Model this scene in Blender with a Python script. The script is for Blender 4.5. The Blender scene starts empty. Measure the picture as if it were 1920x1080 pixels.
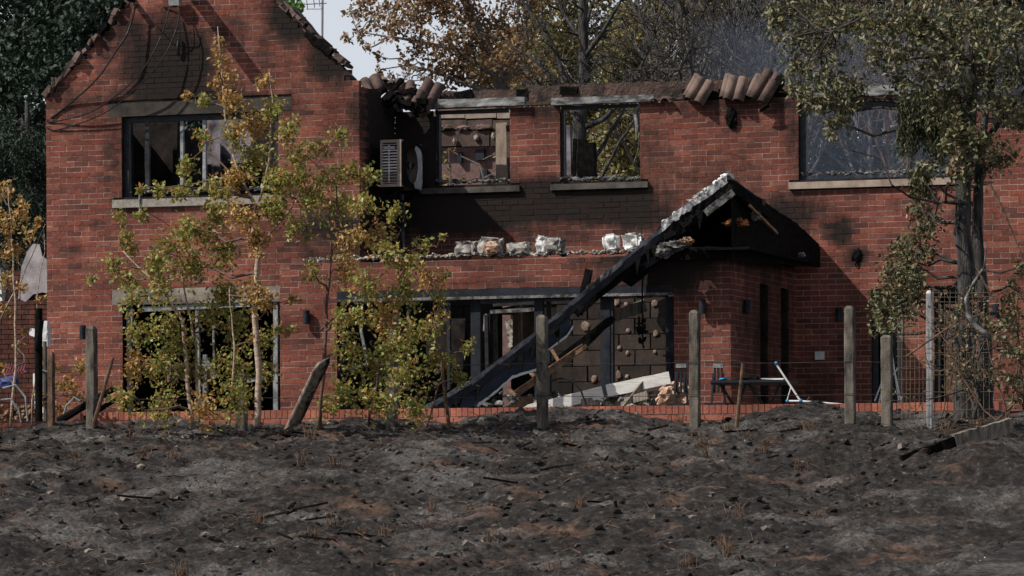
import bpy, math, random
import numpy as np
from mathutils import Vector, Matrix, noise as mnoise
random.seed(7); rng = np.random.default_rng(7)
S = bpy.context.scene
COL = S.collection

# ------------------------------------------------------------------ camera
TH = math.radians(18.0); ROLL = 0.005; FP = 7064.0; DIST = 52.3; HY = 920.0
fwd = Vector((-math.sin(TH), math.cos(TH), 0)); r0 = Vector((math.cos(TH), math.sin(TH), 0)); up = Vector((0, 0, 1))
CR = r0*math.cos(ROLL) - up*math.sin(ROLL); CU = up*math.cos(ROLL) + r0*math.sin(ROLL)
CAM = Vector((0, 0, -0.89)) - fwd*DIST
cd = bpy.data.cameras.new('camera'); cam = bpy.data.objects.new('camera', cd); COL.objects.link(cam)
cam.matrix_world = Matrix(((CR.x, CU.x, -fwd.x, CAM.x), (CR.y, CU.y, -fwd.y, CAM.y), (CR.z, CU.z, -fwd.z, CAM.z), (0, 0, 0, 1)))
cd.sensor_width = 36; cd.lens = 36*FP/1920; cd.shift_y = (HY-540)/1920; cd.clip_start = .5; cd.clip_end = 3000
S.camera = cam

# ------------------------------------------------------------------ light
SUNV = Vector((1.35, 1.0, -1.7)).normalized()
w = bpy.data.worlds.new('World'); S.world = w; w.use_nodes = True
nt = w.node_tree; nt.nodes.clear()
o = nt.nodes.new('ShaderNodeOutputWorld'); bg = nt.nodes.new('ShaderNodeBackground')
sky = nt.nodes.new('ShaderNodeTexSky'); sky.sky_type = 'NISHITA'; sky.sun_disc = False
sky.sun_elevation = math.asin(-SUNV.z); sky.sun_rotation = math.atan2(-SUNV.x, -SUNV.y)
sky.air_density = 1.0; sky.dust_density = 3.0; sky.ozone_density = 1.0
tc = nt.nodes.new('ShaderNodeTexCoord'); no = nt.nodes.new('ShaderNodeTexNoise'); no.inputs['Scale'].default_value = 2.2
no.inputs['Detail'].default_value = 6; no.inputs['Roughness'].default_value = .55
rp = nt.nodes.new('ShaderNodeValToRGB'); rp.color_ramp.elements[0].position = .47; rp.color_ramp.elements[1].position = .62
mx = nt.nodes.new('ShaderNodeMixRGB'); mx.inputs[2].default_value = (13.0, 13.9, 15.2, 1)
nt.links.new(tc.outputs['Generated'], no.inputs['Vector']); nt.links.new(no.outputs['Fac'], rp.inputs['Fac'])
sx = nt.nodes.new('ShaderNodeSeparateXYZ'); nt.links.new(tc.outputs['Generated'], sx.inputs[0])
hz = nt.nodes.new('ShaderNodeMapRange'); hz.interpolation_type = 'SMOOTHSTEP'; hz.inputs[1].default_value = .12; hz.inputs[2].default_value = .30; hz.inputs[3].default_value = 1; hz.inputs[4].default_value = 0
nt.links.new(sx.outputs[2], hz.inputs[0]); mxx = nt.nodes.new('ShaderNodeMath'); mxx.operation = 'MAXIMUM'
nt.links.new(rp.outputs['Color'], mxx.inputs[0]); nt.links.new(hz.outputs[0], mxx.inputs[1]); nt.links.new(mxx.outputs[0], mx.inputs[0]); nt.links.new(sky.outputs[0], mx.inputs[1]); nt.links.new(mx.outputs[0], bg.inputs[0])
bg.inputs[1].default_value = 0.05
nt.links.new(bg.outputs[0], o.inputs[0])
sl = bpy.data.lights.new('sun', 'SUN'); so = bpy.data.objects.new('sun', sl); COL.objects.link(so)
sl.energy = 5.0; sl.angle = math.radians(.53); sl.color = (1, .95, .87)
so.rotation_euler = SUNV.to_track_quat('-Z', 'Y').to_euler(); so.location = (-20, -20, 30)
S.view_settings.view_transform = 'Standard'; S.view_settings.look = 'None'; S.view_settings.exposure = 0.0; S.view_settings.gamma = 1
S.view_settings.use_curve_mapping = False
S.cycles.max_bounces = 5; S.cycles.transparent_max_bounces = 8; S.cycles.volume_step_rate = 4

# ------------------------------------------------------------------ helpers
def P(px, py, Y):
    ray = fwd + (CR*(px-960) + CU*(HY-py))/FP
    return CAM + ray*((Y-CAM.y)/ray.y)
def XP(px, py, Xc):                         # the same on a plane of constant X
    ray = fwd + (CR*(px-960) + CU*(HY-py))/FP
    return CAM + ray*((Xc-CAM.x)/ray.x)
def px_of(p):
    d = Vector(p)-CAM; t = d.dot(fwd)
    return 960+FP*d.dot(CR)/t, HY-FP*d.dot(CU)/t

def sm(a, b, x): t = np.clip((x-a)/(b-a), 0, 1); return t*t*(3-2*t)

def mat(name, c1, c2=None, scale=8.0, rough=.85, bump=.3, bscale=60, c3=None, metal=0, spec=.3, lo=.35, hi=.65, stretch=None, bdist=.01):
    m = bpy.data.materials.new(name); m.use_nodes = True; n = m.node_tree.nodes; L = m.node_tree.links
    b = n['Principled BSDF']; b.inputs['Roughness'].default_value = rough; b.inputs['Metallic'].default_value = metal
    b.inputs['Specular IOR Level'].default_value = spec
    tc = n.new('ShaderNodeTexCoord'); mp = n.new('ShaderNodeMapping'); L.new(tc.outputs['Object'], mp.inputs[0])
    if stretch: mp.inputs['Scale'].default_value = stretch
    ns = n.new('ShaderNodeTexNoise'); ns.inputs['Scale'].default_value = scale; ns.inputs['Detail'].default_value = 8; ns.inputs['Roughness'].default_value = .65
    L.new(mp.outputs[0], ns.inputs['Vector'])
    r = n.new('ShaderNodeValToRGB'); L.new(ns.outputs['Fac'], r.inputs[0])
    r.color_ramp.elements[0].position = lo; r.color_ramp.elements[1].position = hi
    r.color_ramp.elements[0].color = (*c1, 1); r.color_ramp.elements[1].color = (*(c2 or c1), 1)
    if c3:
        e = r.color_ramp.elements.new(min(.98, hi+.12)); e.color = (*c3, 1)
    L.new(r.outputs[0], b.inputs['Base Color'])
    if bump:
        n2 = n.new('ShaderNodeTexNoise'); n2.inputs['Scale'].default_value = bscale; n2.inputs['Detail'].default_value = 6; L.new(mp.outputs[0], n2.inputs['Vector'])
        bp = n.new('ShaderNodeBump'); bp.inputs['Strength'].default_value = bump; bp.inputs['Distance'].default_value = bdist
        L.new(n2.outputs['Fac'], bp.inputs['Height']); L.new(bp.outputs[0], b.inputs['Normal'])
    return m

def leafmat(name, cols, rough=.55, transl=.25, spec=.3):
    m = bpy.data.materials.new(name); m.use_nodes = True; n = m.node_tree.nodes; L = m.node_tree.links
    b = n['Principled BSDF']; b.inputs['Roughness'].default_value = rough; b.inputs['Specular IOR Level'].default_value = spec
    g = n.new('ShaderNodeNewGeometry'); r = n.new('ShaderNodeValToRGB'); L.new(g.outputs['Random Per Island'], r.inputs[0])
    cr = r.color_ramp; cr.elements[0].color = (*cols[0], 1); cr.elements[1].color = (*cols[-1], 1)
    for i, c in enumerate(cols[1:-1]):
        e = cr.elements.new((i+1)/(len(cols)-1)); e.color = (*c, 1)
    L.new(r.outputs[0], b.inputs['Base Color'])
    tr = n.new('ShaderNodeBsdfTranslucent'); L.new(r.outputs[0], tr.inputs[0]); ms = n.new('ShaderNodeMixShader'); ms.inputs[0].default_value = transl
    out = n['Material Output']; L.new(b.outputs[0], ms.inputs[1]); L.new(tr.outputs[0], ms.inputs[2]); L.new(ms.outputs[0], out.inputs[0])
    return m

def brickmat(name, ramp, mortar=False):
    m = bpy.data.materials.new(name); m.use_nodes = True; n = m.node_tree.nodes; L = m.node_tree.links
    b = n['Principled BSDF']; b.inputs['Roughness'].default_value = .9; b.inputs['Specular IOR Level'].default_value = .15
    g = n.new('ShaderNodeNewGeometry'); oi = n.new('ShaderNodeObjectInfo')
    a = n.new('ShaderNodeMath'); a.operation = 'ADD'; L.new(g.outputs['Random Per Island'], a.inputs[0]); L.new(oi.outputs['Random'], a.inputs[1])
    f = n.new('ShaderNodeMath'); f.operation = 'FRACT'; L.new(a.outputs[0], f.inputs[0])
    r = n.new('ShaderNodeValToRGB'); L.new(f.outputs[0], r.inputs[0]); cr = r.color_ramp
    cr.elements[0].position = 0; cr.elements[0].color = (*ramp[0], 1); cr.elements[1].position = 1; cr.elements[1].color = (*ramp[-1], 1)
    for i, c in enumerate(ramp[1:-1]):
        e = cr.elements.new((i+1)/(len(ramp)-1)); e.color = (*c, 1)
    # fine mottling in world space
    ns = n.new('ShaderNodeTexNoise'); ns.inputs['Scale'].default_value = 28; ns.inputs['Detail'].default_value = 8; ns.inputs['Roughness'].default_value = .7
    L.new(g.outputs['Position'], ns.inputs['Vector'])
    mr = n.new('ShaderNodeMapRange'); mr.inputs[1].default_value = .25; mr.inputs[2].default_value = .75; mr.inputs[3].default_value = .55; mr.inputs[4].default_value = 1.35
    L.new(ns.outputs['Fac'], mr.inputs[0])
    mul = n.new('ShaderNodeMixRGB'); mul.blend_type = 'MULTIPLY'; mul.inputs[0].default_value = 1; L.new(r.outputs[0], mul.inputs[1]); L.new(mr.outputs[0], mul.inputs[2])
    big = n.new('ShaderNodeTexNoise'); big.inputs['Scale'].default_value = 1.1; big.inputs['Detail'].default_value = 6; L.new(g.outputs['Position'], big.inputs['Vector'])
    # large weathering
    mr2 = n.new('ShaderNodeMapRange'); mr2.inputs[1].default_value = .3; mr2.inputs[2].default_value = .7; mr2.inputs[3].default_value = .58; mr2.inputs[4].default_value = 1.28
    L.new(big.outputs['Fac'], mr2.inputs[0])
    mul2 = n.new('ShaderNodeMixRGB'); mul2.blend_type = 'MULTIPLY'; mul2.inputs[0].default_value = 1; L.new(mul.outputs[0], mul2.inputs[1]); L.new(mr2.outputs[0], mul2.inputs[2])
    # soot deposit and painted-in shade (attribute written per vertex, plus a property on bricks that are objects of their own)
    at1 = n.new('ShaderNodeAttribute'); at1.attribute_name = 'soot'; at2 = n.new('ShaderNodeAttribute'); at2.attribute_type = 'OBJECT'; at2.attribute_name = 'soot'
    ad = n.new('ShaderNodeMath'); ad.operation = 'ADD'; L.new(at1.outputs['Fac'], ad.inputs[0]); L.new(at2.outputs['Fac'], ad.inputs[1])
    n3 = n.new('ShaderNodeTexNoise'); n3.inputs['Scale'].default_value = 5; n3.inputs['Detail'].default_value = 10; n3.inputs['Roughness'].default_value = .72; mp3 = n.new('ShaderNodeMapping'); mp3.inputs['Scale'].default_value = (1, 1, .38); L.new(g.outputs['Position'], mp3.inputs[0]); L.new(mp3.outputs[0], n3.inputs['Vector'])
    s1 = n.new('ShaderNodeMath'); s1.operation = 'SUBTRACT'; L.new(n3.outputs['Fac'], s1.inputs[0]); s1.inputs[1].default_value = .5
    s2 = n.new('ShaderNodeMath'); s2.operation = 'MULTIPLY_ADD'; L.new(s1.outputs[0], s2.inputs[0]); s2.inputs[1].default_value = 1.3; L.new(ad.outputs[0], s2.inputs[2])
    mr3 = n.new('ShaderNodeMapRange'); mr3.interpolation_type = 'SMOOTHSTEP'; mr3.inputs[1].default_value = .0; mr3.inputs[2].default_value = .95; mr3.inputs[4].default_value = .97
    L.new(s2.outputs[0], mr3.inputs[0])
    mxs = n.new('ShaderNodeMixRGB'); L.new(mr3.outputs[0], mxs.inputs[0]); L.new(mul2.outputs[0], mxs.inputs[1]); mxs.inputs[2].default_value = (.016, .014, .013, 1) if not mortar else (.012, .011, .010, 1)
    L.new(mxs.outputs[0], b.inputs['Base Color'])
    bp = n.new('ShaderNodeBump'); bp.inputs['Strength'].default_value = .5; bp.inputs['Distance'].default_value = .006
    n4 = n.new('ShaderNodeTexNoise'); n4.inputs['Scale'].default_value = 90; n4.inputs['Detail'].default_value = 5; L.new(g.outputs['Position'], n4.inputs['Vector'])
    L.new(n4.outputs['Fac'], bp.inputs['Height']); L.new(bp.outputs[0], b.inputs['Normal'])
    return m

M = {}
M['brick'] = brickmat('red_brick', [(.115,.048,.040),(.205,.064,.046),(.255,.075,.050),(.18,.060,.045),(.29,.105,.072),(.225,.070,.050),(.13,.053,.044),(.26,.082,.055),(.20,.062,.047),(.28,.105,.072),(.15,.058,.047)])
M['mortar'] = brickmat('mortar', [(.36,.27,.23),(.46,.35,.30)], True)
M['block'] = brickmat('charred_block', [(.042,.032,.028),(.085,.062,.052),(.060,.046,.040)])
M['coping'] = brickmat('coping_brick', [(.34,.12,.085),(.42,.15,.10),(.30,.10,.075)])
M['daub'] = mat('browned_adhesive', (.10,.07,.055), (.32,.22,.17), 9, .95, .6, 60)
M['core'] = mat('charred_masonry', (.008,.007,.007), (.036,.029,.026), 5, .95, spec=.1)
M['char'] = mat('charred_timber', (.0025,.0025,.0025), (.011,.010,.010), 14, .9, .8, 50, spec=.06)
M['charash'] = mat('ashy_charred_timber', (.03,.028,.027), (.30,.29,.28), 9, .9, .8, 50, lo=.42, hi=.68)
M['concrete'] = mat('weathered_concrete', (.20,.18,.155), (.36,.32,.28), 14, .95, .6, 120)
M['sootconcrete'] = mat('sooty_concrete', (.035,.032,.030), (.12,.105,.092), 4, .95, .5, 80)
M['lintelgrey'] = mat('ash_grey_steel', (.05,.05,.05), (.36,.36,.36), 7, .8, .5, 90, lo=.4, hi=.66, stretch=(.6,1,2))
M['sootdark'] = mat('soot_black_concrete', (.018,.016,.015), (.07,.058,.05), 3, .95, .5, 80)
M['browned'] = mat('smoke_browned_lintel', (.05,.042,.036), (.30,.25,.21), 2.5, .95, .5, 80, lo=.38, hi=.62)
M['tan'] = mat('heat_tanned_concrete', (.22,.17,.135), (.42,.33,.27), 6, .95, .5, 90)
M['tile'] = mat('clay_roof_tile', (.085,.06,.052), (.21,.145,.12), 7, .9, .6, 60)
M['tiledark'] = mat('scorched_roof_tile', (.03,.024,.022), (.12,.075,.062), 5, .85, .5, 60)
M['frame'] = mat('charred_window_frame', (.008,.009,.011), (.030,.033,.040), 12, .5, .4, 40)
M['framegrey'] = mat('ashy_aluminium_frame', (.08,.085,.09), (.32,.33,.34), 8, .6, .4, 60)
M['slate'] = mat('dark_blue_grey_aluminium', (.007,.008,.012), (.022,.026,.036), 5, .7, .3, 40, metal=0, spec=.2, c3=(.10,.10,.11))
M['trim'] = mat('ash_dulled_metal_trim', (.05,.052,.06), (.20,.20,.22), 9, .5, .3, 50, spec=.4)
M['blue'] = mat('scorched_blue_metal', (.006,.012,.026), (.020,.034,.062), 4, .5, .5, 25, spec=.3)
M['white'] = mat('white_ash_crust', (.20,.195,.19), (.85,.84,.83), 10, .95, .5, 30, lo=.40, hi=.56)
M['plaster'] = mat('smoked_plaster', (.035,.032,.035), (.30,.27,.30), 3.5, .95, .3, 60)
M['foam'] = mat('scorched_insulation_foam', (.07,.065,.06), (.52,.49,.45), 9, .95, .5, 30, lo=.40, hi=.68)
M['rubble'] = mat('ash_rubble', (.05,.045,.04), (.55,.49,.42), 16, .95, .9, 60, lo=.4, hi=.62)
M['pinkwool'] = mat('pink_brown_wool', (.22,.12,.08), (.66,.44,.32), 13, .95, 1.0, 60)
M['wood'] = mat('bare_timber', (.16,.09,.05), (.36,.22,.13), 9, .8, .5, 50, stretch=(1,1,4))
M['greywood'] = mat('weathered_grey_wood', (.10,.085,.07), (.34,.29,.24), 8, .9, 1.0, 40, stretch=(3,3,.5), bdist=.02)
M['whiteplank'] = mat('whitewashed_plank', (.62,.59,.55), (.90,.88,.85), 12, .8, .5, 70, stretch=(.5,1,6))
M['post'] = mat('aggregate_concrete_post', (.035,.030,.025), (.20,.175,.145), 9, .95, 1.0, 160, lo=.36, hi=.66, stretch=(1,1,.35))
M['acmetal'] = mat('heat_stained_metal', (.20,.155,.13), (.36,.29,.25), 5, .6, .2, 80)
M['acwhite'] = mat('bubbled_white_paint', (.24,.24,.26), (.52,.52,.55), 8, .7, .5, 60)
M['black'] = mat('black_plastic', (.008,.008,.009), (.018,.018,.02), 10, .5, .2, 60)
M['grey'] = mat('grey_painted_metal', (.22,.23,.24), (.34,.35,.36), 6, .6, .2, 60)
M['whitepaint'] = mat('white_plastic', (.55,.55,.56), (.74,.74,.75), 6, .5, .1, 60)
M['bluepl'] = mat('bright_blue_plastic', (.03,.22,.50), (.05,.32,.62), 6, .5, .1, 60)
M['tan_wire'] = mat('rusted_tan_wire', (.10,.08,.05), (.24,.19,.13), 20, .7, .2, 60)
M['wire'] = mat('scorched_wire', (.02,.018,.016), (.06,.05,.045), 20, .6, 0)
M['zinc'] = mat('galvanised_post', (.20,.20,.21), (.38,.38,.39), 3, .5, .2, 60, metal=.3)
M['stick'] = mat('scorched_brown_stick', (.05,.03,.02), (.17,.10,.065), 15, .9, .6, 60)
M['bark'] = mat('pale_birch_bark', (.22,.15,.11), (.55,.43,.33), 12, .85, .6, 60, stretch=(1,1,3))
M['twig'] = mat('reddish_brown_twig', (.08,.045,.035), (.17,.10,.08), 15, .85, 0)
M['burntbark'] = mat('charred_bark', (.006,.006,.006), (.085,.08,.077), 10, .9, 1.0, 30, stretch=(2,2,.4), bdist=.03)
M['darkbark'] = mat('dark_bark', (.018,.016,.015), (.06,.052,.047), 10, .9, .6, 30)
M['greybark'] = mat('grey_bare_bark', (.06,.055,.055), (.16,.145,.14), 10, .9, .4, 30)
M['soil'] = None
M['birchleaf'] = leafmat('birch_leaves', [(.14,.18,.035),(.24,.28,.06),(.30,.31,.08),(.40,.36,.11),(.18,.22,.045),(.42,.29,.10),(.44,.20,.05),(.20,.24,.05),(.32,.17,.06),(.28,.32,.08),(.46,.43,.18)], .42, .38)
M['orangeleaf'] = leafmat('orange_birch_leaves', [(.40,.22,.06),(.48,.25,.07),(.34,.28,.08),(.38,.16,.05),(.46,.36,.15),(.28,.16,.07)], .5, .3)
M['brownleaf'] = leafmat('scorched_brown_leaves', [(.20,.11,.055),(.30,.18,.09),(.14,.085,.05),(.26,.16,.10),(.34,.20,.08),(.11,.10,.05)], .6, .3)
M['oakleaf'] = leafmat('evergreen_oak_leaves', [(.06,.07,.03),(.11,.12,.05),(.16,.155,.07),(.07,.08,.035),(.20,.18,.085),(.035,.045,.02),(.17,.10,.045),(.24,.22,.12),(.05,.06,.025)], .5, .12, .35)
M['greenleaf'] = leafmat('yellow_green_leaves', [(.09,.105,.04),(.15,.15,.05),(.26,.21,.08),(.09,.085,.04),(.25,.17,.07),(.13,.12,.05)], .5, .3)
M['darkleaf'] = leafmat('dark_green_leaves', [(.010,.022,.016),(.018,.034,.022),(.028,.045,.026),(.014,.026,.018)], .6, .12)
M['freshleaf'] = leafmat('fresh_green_leaves', [(.10,.22,.04),(.16,.30,.06)], .5, .3)
M['droop'] = leafmat('drooping_needle_foliage', [(.025,.035,.016),(.055,.065,.026),(.11,.10,.04)], .6, .1)

class MB:
    def __init__(s): s.v = []; s.f = []; s.a = []
    def add(s, vs, fs):
        n = len(s.v); s.v += [tuple(v) for v in vs]; s.f += [tuple(i+n for i in f) for f in fs]; return s
    def box(s, c, d, rot=None, jit=0):
        c = Vector(c); vs = []
        for sx, sy, sz in ((-1,-1,-1),(1,-1,-1),(1,1,-1),(-1,1,-1),(-1,-1,1),(1,-1,1),(1,1,1),(-1,1,1)):
            p = Vector((sx*d[0]/2, sy*d[1]/2, sz*d[2]/2))
            if jit: p += Vector([random.uniform(-jit, jit) for _ in range(3)])
            if rot is not None: p = rot @ p
            vs.append(c+p)
        return s.add(vs, ((0,3,2,1),(4,5,6,7),(0,1,5,4),(1,2,6,5),(2,3,7,6),(3,0,4,7)))
    def bb(s, x0, x1, y0, y1, z0, z1, jit=0): return s.box(((x0+x1)/2, (y0+y1)/2, (z0+z1)/2), (x1-x0, y1-y0, z1-z0), None, jit)
    def prism(s, pts, ext):
        n = len(pts); ext = Vector(ext); vs = [Vector(p) for p in pts]+[Vector(p)+ext for p in pts]
        fs = [tuple(range(n)), tuple(range(2*n-1, n-1, -1))]+[(i, i+n, (i+1) % n+n, (i+1) % n) for i in range(n)]
        return s.add(vs, fs)
    def beam(s, a, b, wd, ht, upv=(0,0,1), seg=1, wob=0):
        a = Vector(a); b = Vector(b); d = (b-a).normalized(); sd = d.cross(Vector(upv))
        if sd.length < 1e-3: sd = d.cross(Vector((1,0,0)))
        sd.normalize(); u = sd.cross(d)
        n0 = len(s.v); rings = []
        for i in range(seg+1):
            c = a.lerp(b, i/seg); q = []
            for x, y in ((-1,-1),(1,-1),(1,1),(-1,1)):
                q.append(c+sd*x*wd/2*(1+random.uniform(-wob, wob))+u*y*ht/2*(1+random.uniform(-wob, wob)))
            s.v += [tuple(p) for p in q]
        for i in range(seg):
            k = n0+4*i
            for j in range(4): s.f.append((k+j, k+(j+1) % 4, k+4+(j+1) % 4, k+4+j))
        k = n0+4*seg
        s.f.append((n0+3, n0+2, n0+1, n0)); s.f.append((k, k+1, k+2, k+3)); return s
    def tube(s, pts, rad, n=6, cap=True):
        pts = [Vector(p) for p in pts]; m = len(pts)
        if not hasattr(rad, '__len__'): rad = [rad]*m
        n0 = len(s.v); ref = Vector((.31, .2, .93))
        for i, p in enumerate(pts):
            d = (pts[min(i+1, m-1)]-pts[max(i-1, 0)])
            if d.length < 1e-9: d = Vector((0,0,1))
            d.normalize(); a = d.cross(ref)
            if a.length < .05: a = d.cross(Vector((1,0,0)))
            a.normalize(); b = d.cross(a)
            for k in range(n):
                t = 2*math.pi*k/n; s.v.append(tuple(p+(a*math.cos(t)+b*math.sin(t))*rad[i]))
        for i in range(m-1):
            for k in range(n):
                s.f.append((n0+i*n+k, n0+i*n+(k+1) % n, n0+(i+1)*n+(k+1) % n, n0+(i+1)*n+k))
        if cap and n > 2:
            s.f.append(tuple(n0+k for k in range(n-1, -1, -1))); s.f.append(tuple(n0+(m-1)*n+k for k in range(n)))
        return s
    def lump(s, c, r, ico=2, rough=.35, fr=2.5):
        vs, fs = ICO[ico]; c = Vector(c); off = Vector((random.random()*50, random.random()*50, random.random()*50)); out = []
        for v in vs:
            k = 1+rough*mnoise.noise(v*fr+off)+rough*.5*mnoise.noise(v*fr*2.7+off)
            out.append(c+Vector((v.x*r[0], v.y*r[1], v.z*r[2]))*k)
        return s.add(out, fs)
    def mesh(s, name, m):
        me = bpy.data.meshes.new(name); me.from_pydata(s.v, [], s.f); me.materials.append(m)
        if s.a:
            at = me.attributes.new('soot', 'FLOAT', 'POINT'); at.data.foreach_set('value', s.a)
        me.update(); return me
    def build(s, name, m, parent=None, smooth=False, **kw):
        me = s.mesh(name, m)
        if smooth: me.shade_smooth()
        return put(name, me, parent, **kw)
def put(name, me, parent=None, **kw):
    o = bpy.data.objects.new(name, me); COL.objects.link(o)
    if parent is not None: o.parent = parent; o.matrix_parent_inverse = par_inv(parent)
    for k, v in kw.items(): o['category' if k == 'cat' else k] = v
    return o
def world(o):
    m = Matrix.Translation(o.location) @ o.rotation_euler.to_matrix().to_4x4()
    return world(o.parent) @ o.matrix_parent_inverse @ m if o.parent else m
def par_inv(p): return world(p).inverted()
def thing(name, label, cat, loc=(0,0,0), group=None):
    o = bpy.data.objects.new(name, None); COL.objects.link(o); o.location = loc; o.empty_display_size = .2
    o['label'] = label; o['category'] = cat
    if group: o['group'] = group
    return o
def ico(n):
    import bmesh
    bm = bmesh.new(); bmesh.ops.create_icosphere(bm, subdivisions=n, radius=1); bm.verts.ensure_lookup_table()
    r = ([v.co.copy() for v in bm.verts], [tuple(v.index for v in f.verts) for f in bm.faces]); bm.free(); return r
ICO = {1: ico(1), 2: ico(2), 3: ico(3)}
def copytree(o, parent=None, loc=None, **kw):
    c = o.copy(); COL.objects.link(c)
    if parent: c.parent = parent
    for ch in list(o.children):
        k = copytree(ch, c)
        k.matrix_parent_inverse = ch.matrix_parent_inverse.copy()
    if loc is not None: c.location = loc
    for k, v in kw.items(): c[k] = v
    return c

# ------------------------------------------------------------------ soot deposits and painted-in shade (world X, Z on the front)
def soot_shade_at(p):
    x, y = px_of(p)
    s = 0.0
    def el(cx, cy, rx, ry, k):
        d = math.hypot((x-cx)/rx, (y-cy)/ry); return k*max(0, 1-max(0, d-.25)/.85)
    Y = p[1]
    if Y < -2.9 and Y > -3.9 or (p[0] > EXR-.05 and Y < -.05 and Y > -3.9 and x > 1365 and x < 1530):
        s = .10+max(el(1330, 560, 90, 120, .35), el(1130, 490, 90, 40, .5), el(1250, 470, 150, 110, 1.3), el(1440, 470, 140, 70, 1.0), el(1440, 600, 110, 260, .55), el(900, 532, 400, 14, .35), el(550, 490, 60, 14, .7), el(750, 492, 220, 10, .4))  # tall oval over the side return puts its shade in the colour
    elif Y < -1.2:
        s = max(el(320, 120, 130, 120, 1.15), el(340, 185, 180, 60, 1.0), el(215, 60, 70, 100, .55), el(120, 190, 80, 50, .45), el(560, 30, 80, 65, 1.3), el(625, 110, 65, 65, 1.1), el(430, 60, 170, 60, .42), el(420, 195, 190, 50, .75),
                el(665, 210, 30, 70, .6), el(212, 300, 32, 110, .55), el(620, 440, 95, 70, 1.05)-el(610, 455, 40, 26, .7), el(380, 560, 180, 40, .4), el(250, 60, 70, 70, .6), el(470, 130, 120, 120, .35),
                el(140, 470, 40, 16, .5), el(170, 420, 36, 12, .5), el(170, 500, 40, 12, .45), el(545, 330, 40, 90, .4)) + .10
    elif Y > -.2 and abs(Y) < .2:
        s = .07+max(el(1010, 440, 300, 40, .5), el(1225, 330, 60, 140, .5), el(1340, 330, 150, 60, .45), el(1490, 270, 40, 120, .55), el(1600, 355, 160, 30, .3), el(1350, 195, 180, 30, .55), el(1010, 210, 80, 30, .7), el(1620, 560, 60, 40, .35), el(1820, 420, 90, 60, .3), el(760, 300, 190, 190, 1.5), el(850, 385, 230, 75, 1.6), el(1040, 376, 280, 54, 1.45), el(950, 405, 100, 26, .9), el(1110, 412, 60, 22, .8), el(1190, 404, 90, 34, 1.1), el(1010, 415, 90, 28, .55), el(1010, 190, 60, 25, .6), el(1240, 420, 80, 45, .7),
                el(1290, 340, 90, 70, .3), el(1480, 400, 100, 60, .85), el(1575, 432, 34, 42, 1.1), el(1608, 480, 26, 30, .9), el(1480, 220, 30, 80, .6), el(1230, 300, 40, 110, .25), el(1350, 190, 170, 14, .4),
                el(1472, 195, 40, 40, .8), el(1720, 380, 130, 25, .25), el(1540, 700, 80, 130, .35))
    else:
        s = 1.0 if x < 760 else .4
    return s

# ------------------------------------------------------------------ brickwork
SINGLES = []      # bricks that become objects: (pos, rot, score)
BR = MB(); MO = MB()
BL, BH, CL, CHH = .215, .065, .225, .075
def brick_vis(px, py):
    return (1232 < px < 1492 and 200 < py < 345) or (1530 < px < 1790 and 350 < py < 640) or (970 < px < 1045 and 205 < py < 335)
def wall_bricks(org, u, nrm, L, z0, ztop, openings, keep=None, single=False):
    """courses of stretcher bond laid on the plane through org along u, facing nrm"""
    org = Vector(org); u = Vector(u); nrm = Vector(nrm); k0 = math.floor(z0/CHH)
    zmax = max(ztop(t*L/40) for t in range(41))
    k = k0
    while k*CHH < zmax:
        za = k*CHH; zm = za+CHH/2; iv = [(0, L)]
        for (a, b, c, d) in openings:
            if c < zm < d:
                nv = []
                for (s, e) in iv:
                    if b <= s or a >= e: nv.append((s, e)); continue
                    if a > s: nv.append((s, a))
                    if b < e: nv.append((b, e))
                iv = nv
        for (s, e) in iv:
            st = math.floor((org.dot(u)+s)/CL)*CL - org.dot(u) + (CL/2 if k % 2 else 0) - CL
            t = st
            while t < e:
                a = max(t, s); b = min(t+CL, e); t += CL
                if b-a < .03: continue
                mid = (a+b)/2
                if zm > ztop(mid): continue
                if keep and not keep(mid, zm): continue
                j0 = a+(.005 if a > s+1e-6 else 0); j1 = b-(.005 if b < e-1e-6 else 0)
                pc = org+u*((j0+j1)/2); pc.z = za+BH/2+.005
                pr = random.uniform(-.0022, .0022)
                ppx, ppy = px_of(pc)
                full = (b-a) > CL-.002
                if single and full and brick_vis(ppx, ppy) and soot_shade_at(pc) < .16:
                    SINGLES.append((pc+nrm*(pr-.012), random.uniform(-.004, .004), soot_shade_at(pc)))
                else:
                    n0 = len(BR.v)
                    rot = Matrix((( u.x, -nrm.x, 0), (u.y, -nrm.y, 0), (0, 0, 1)))
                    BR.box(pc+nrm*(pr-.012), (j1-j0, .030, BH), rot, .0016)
                    BR.a += [soot_shade_at(v) for v in BR.v[n0:]]
                q = [org+u*a-nrm*.001, org+u*b-nrm*.001, org+u*b-nrm*.001, org+u*a-nrm*.001]
                for i, z in enumerate((za, za, za+CHH, za+CHH)): q[i] = Vector((q[i].x, q[i].y, z))
                MO.add(q, ((0,1,2,3),)); MO.a += [soot_shade_at(v) for v in q]
        k += 1
def core(mb, x0, x1, y0, y1, z0, z1, ops):
    """solid wall between y0 and y1 with rectangular openings"""
    xs = sorted({x0, x1, *[min(max(o_[0], x0), x1) for o_ in ops], *[min(max(o_[1], x0), x1) for o_ in ops]})
    for a, b in zip(xs, xs[1:]):
        if b-a < 1e-4: continue
        zs = [(z0, z1)]
        for (p, q, c, d) in ops:
            if p < (a+b)/2 < q:
                nz = []
                for (s, e) in zs:
                    if c > s: nz.append((s, min(c, e)))
                    if d < e: nz.append((max(d, s), e))
                zs = [z for z in nz if z[1]-z[0] > 1e-3]
        for (s, e) in zs: mb.bb(a, b, y0, y1, s, e)

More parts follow.
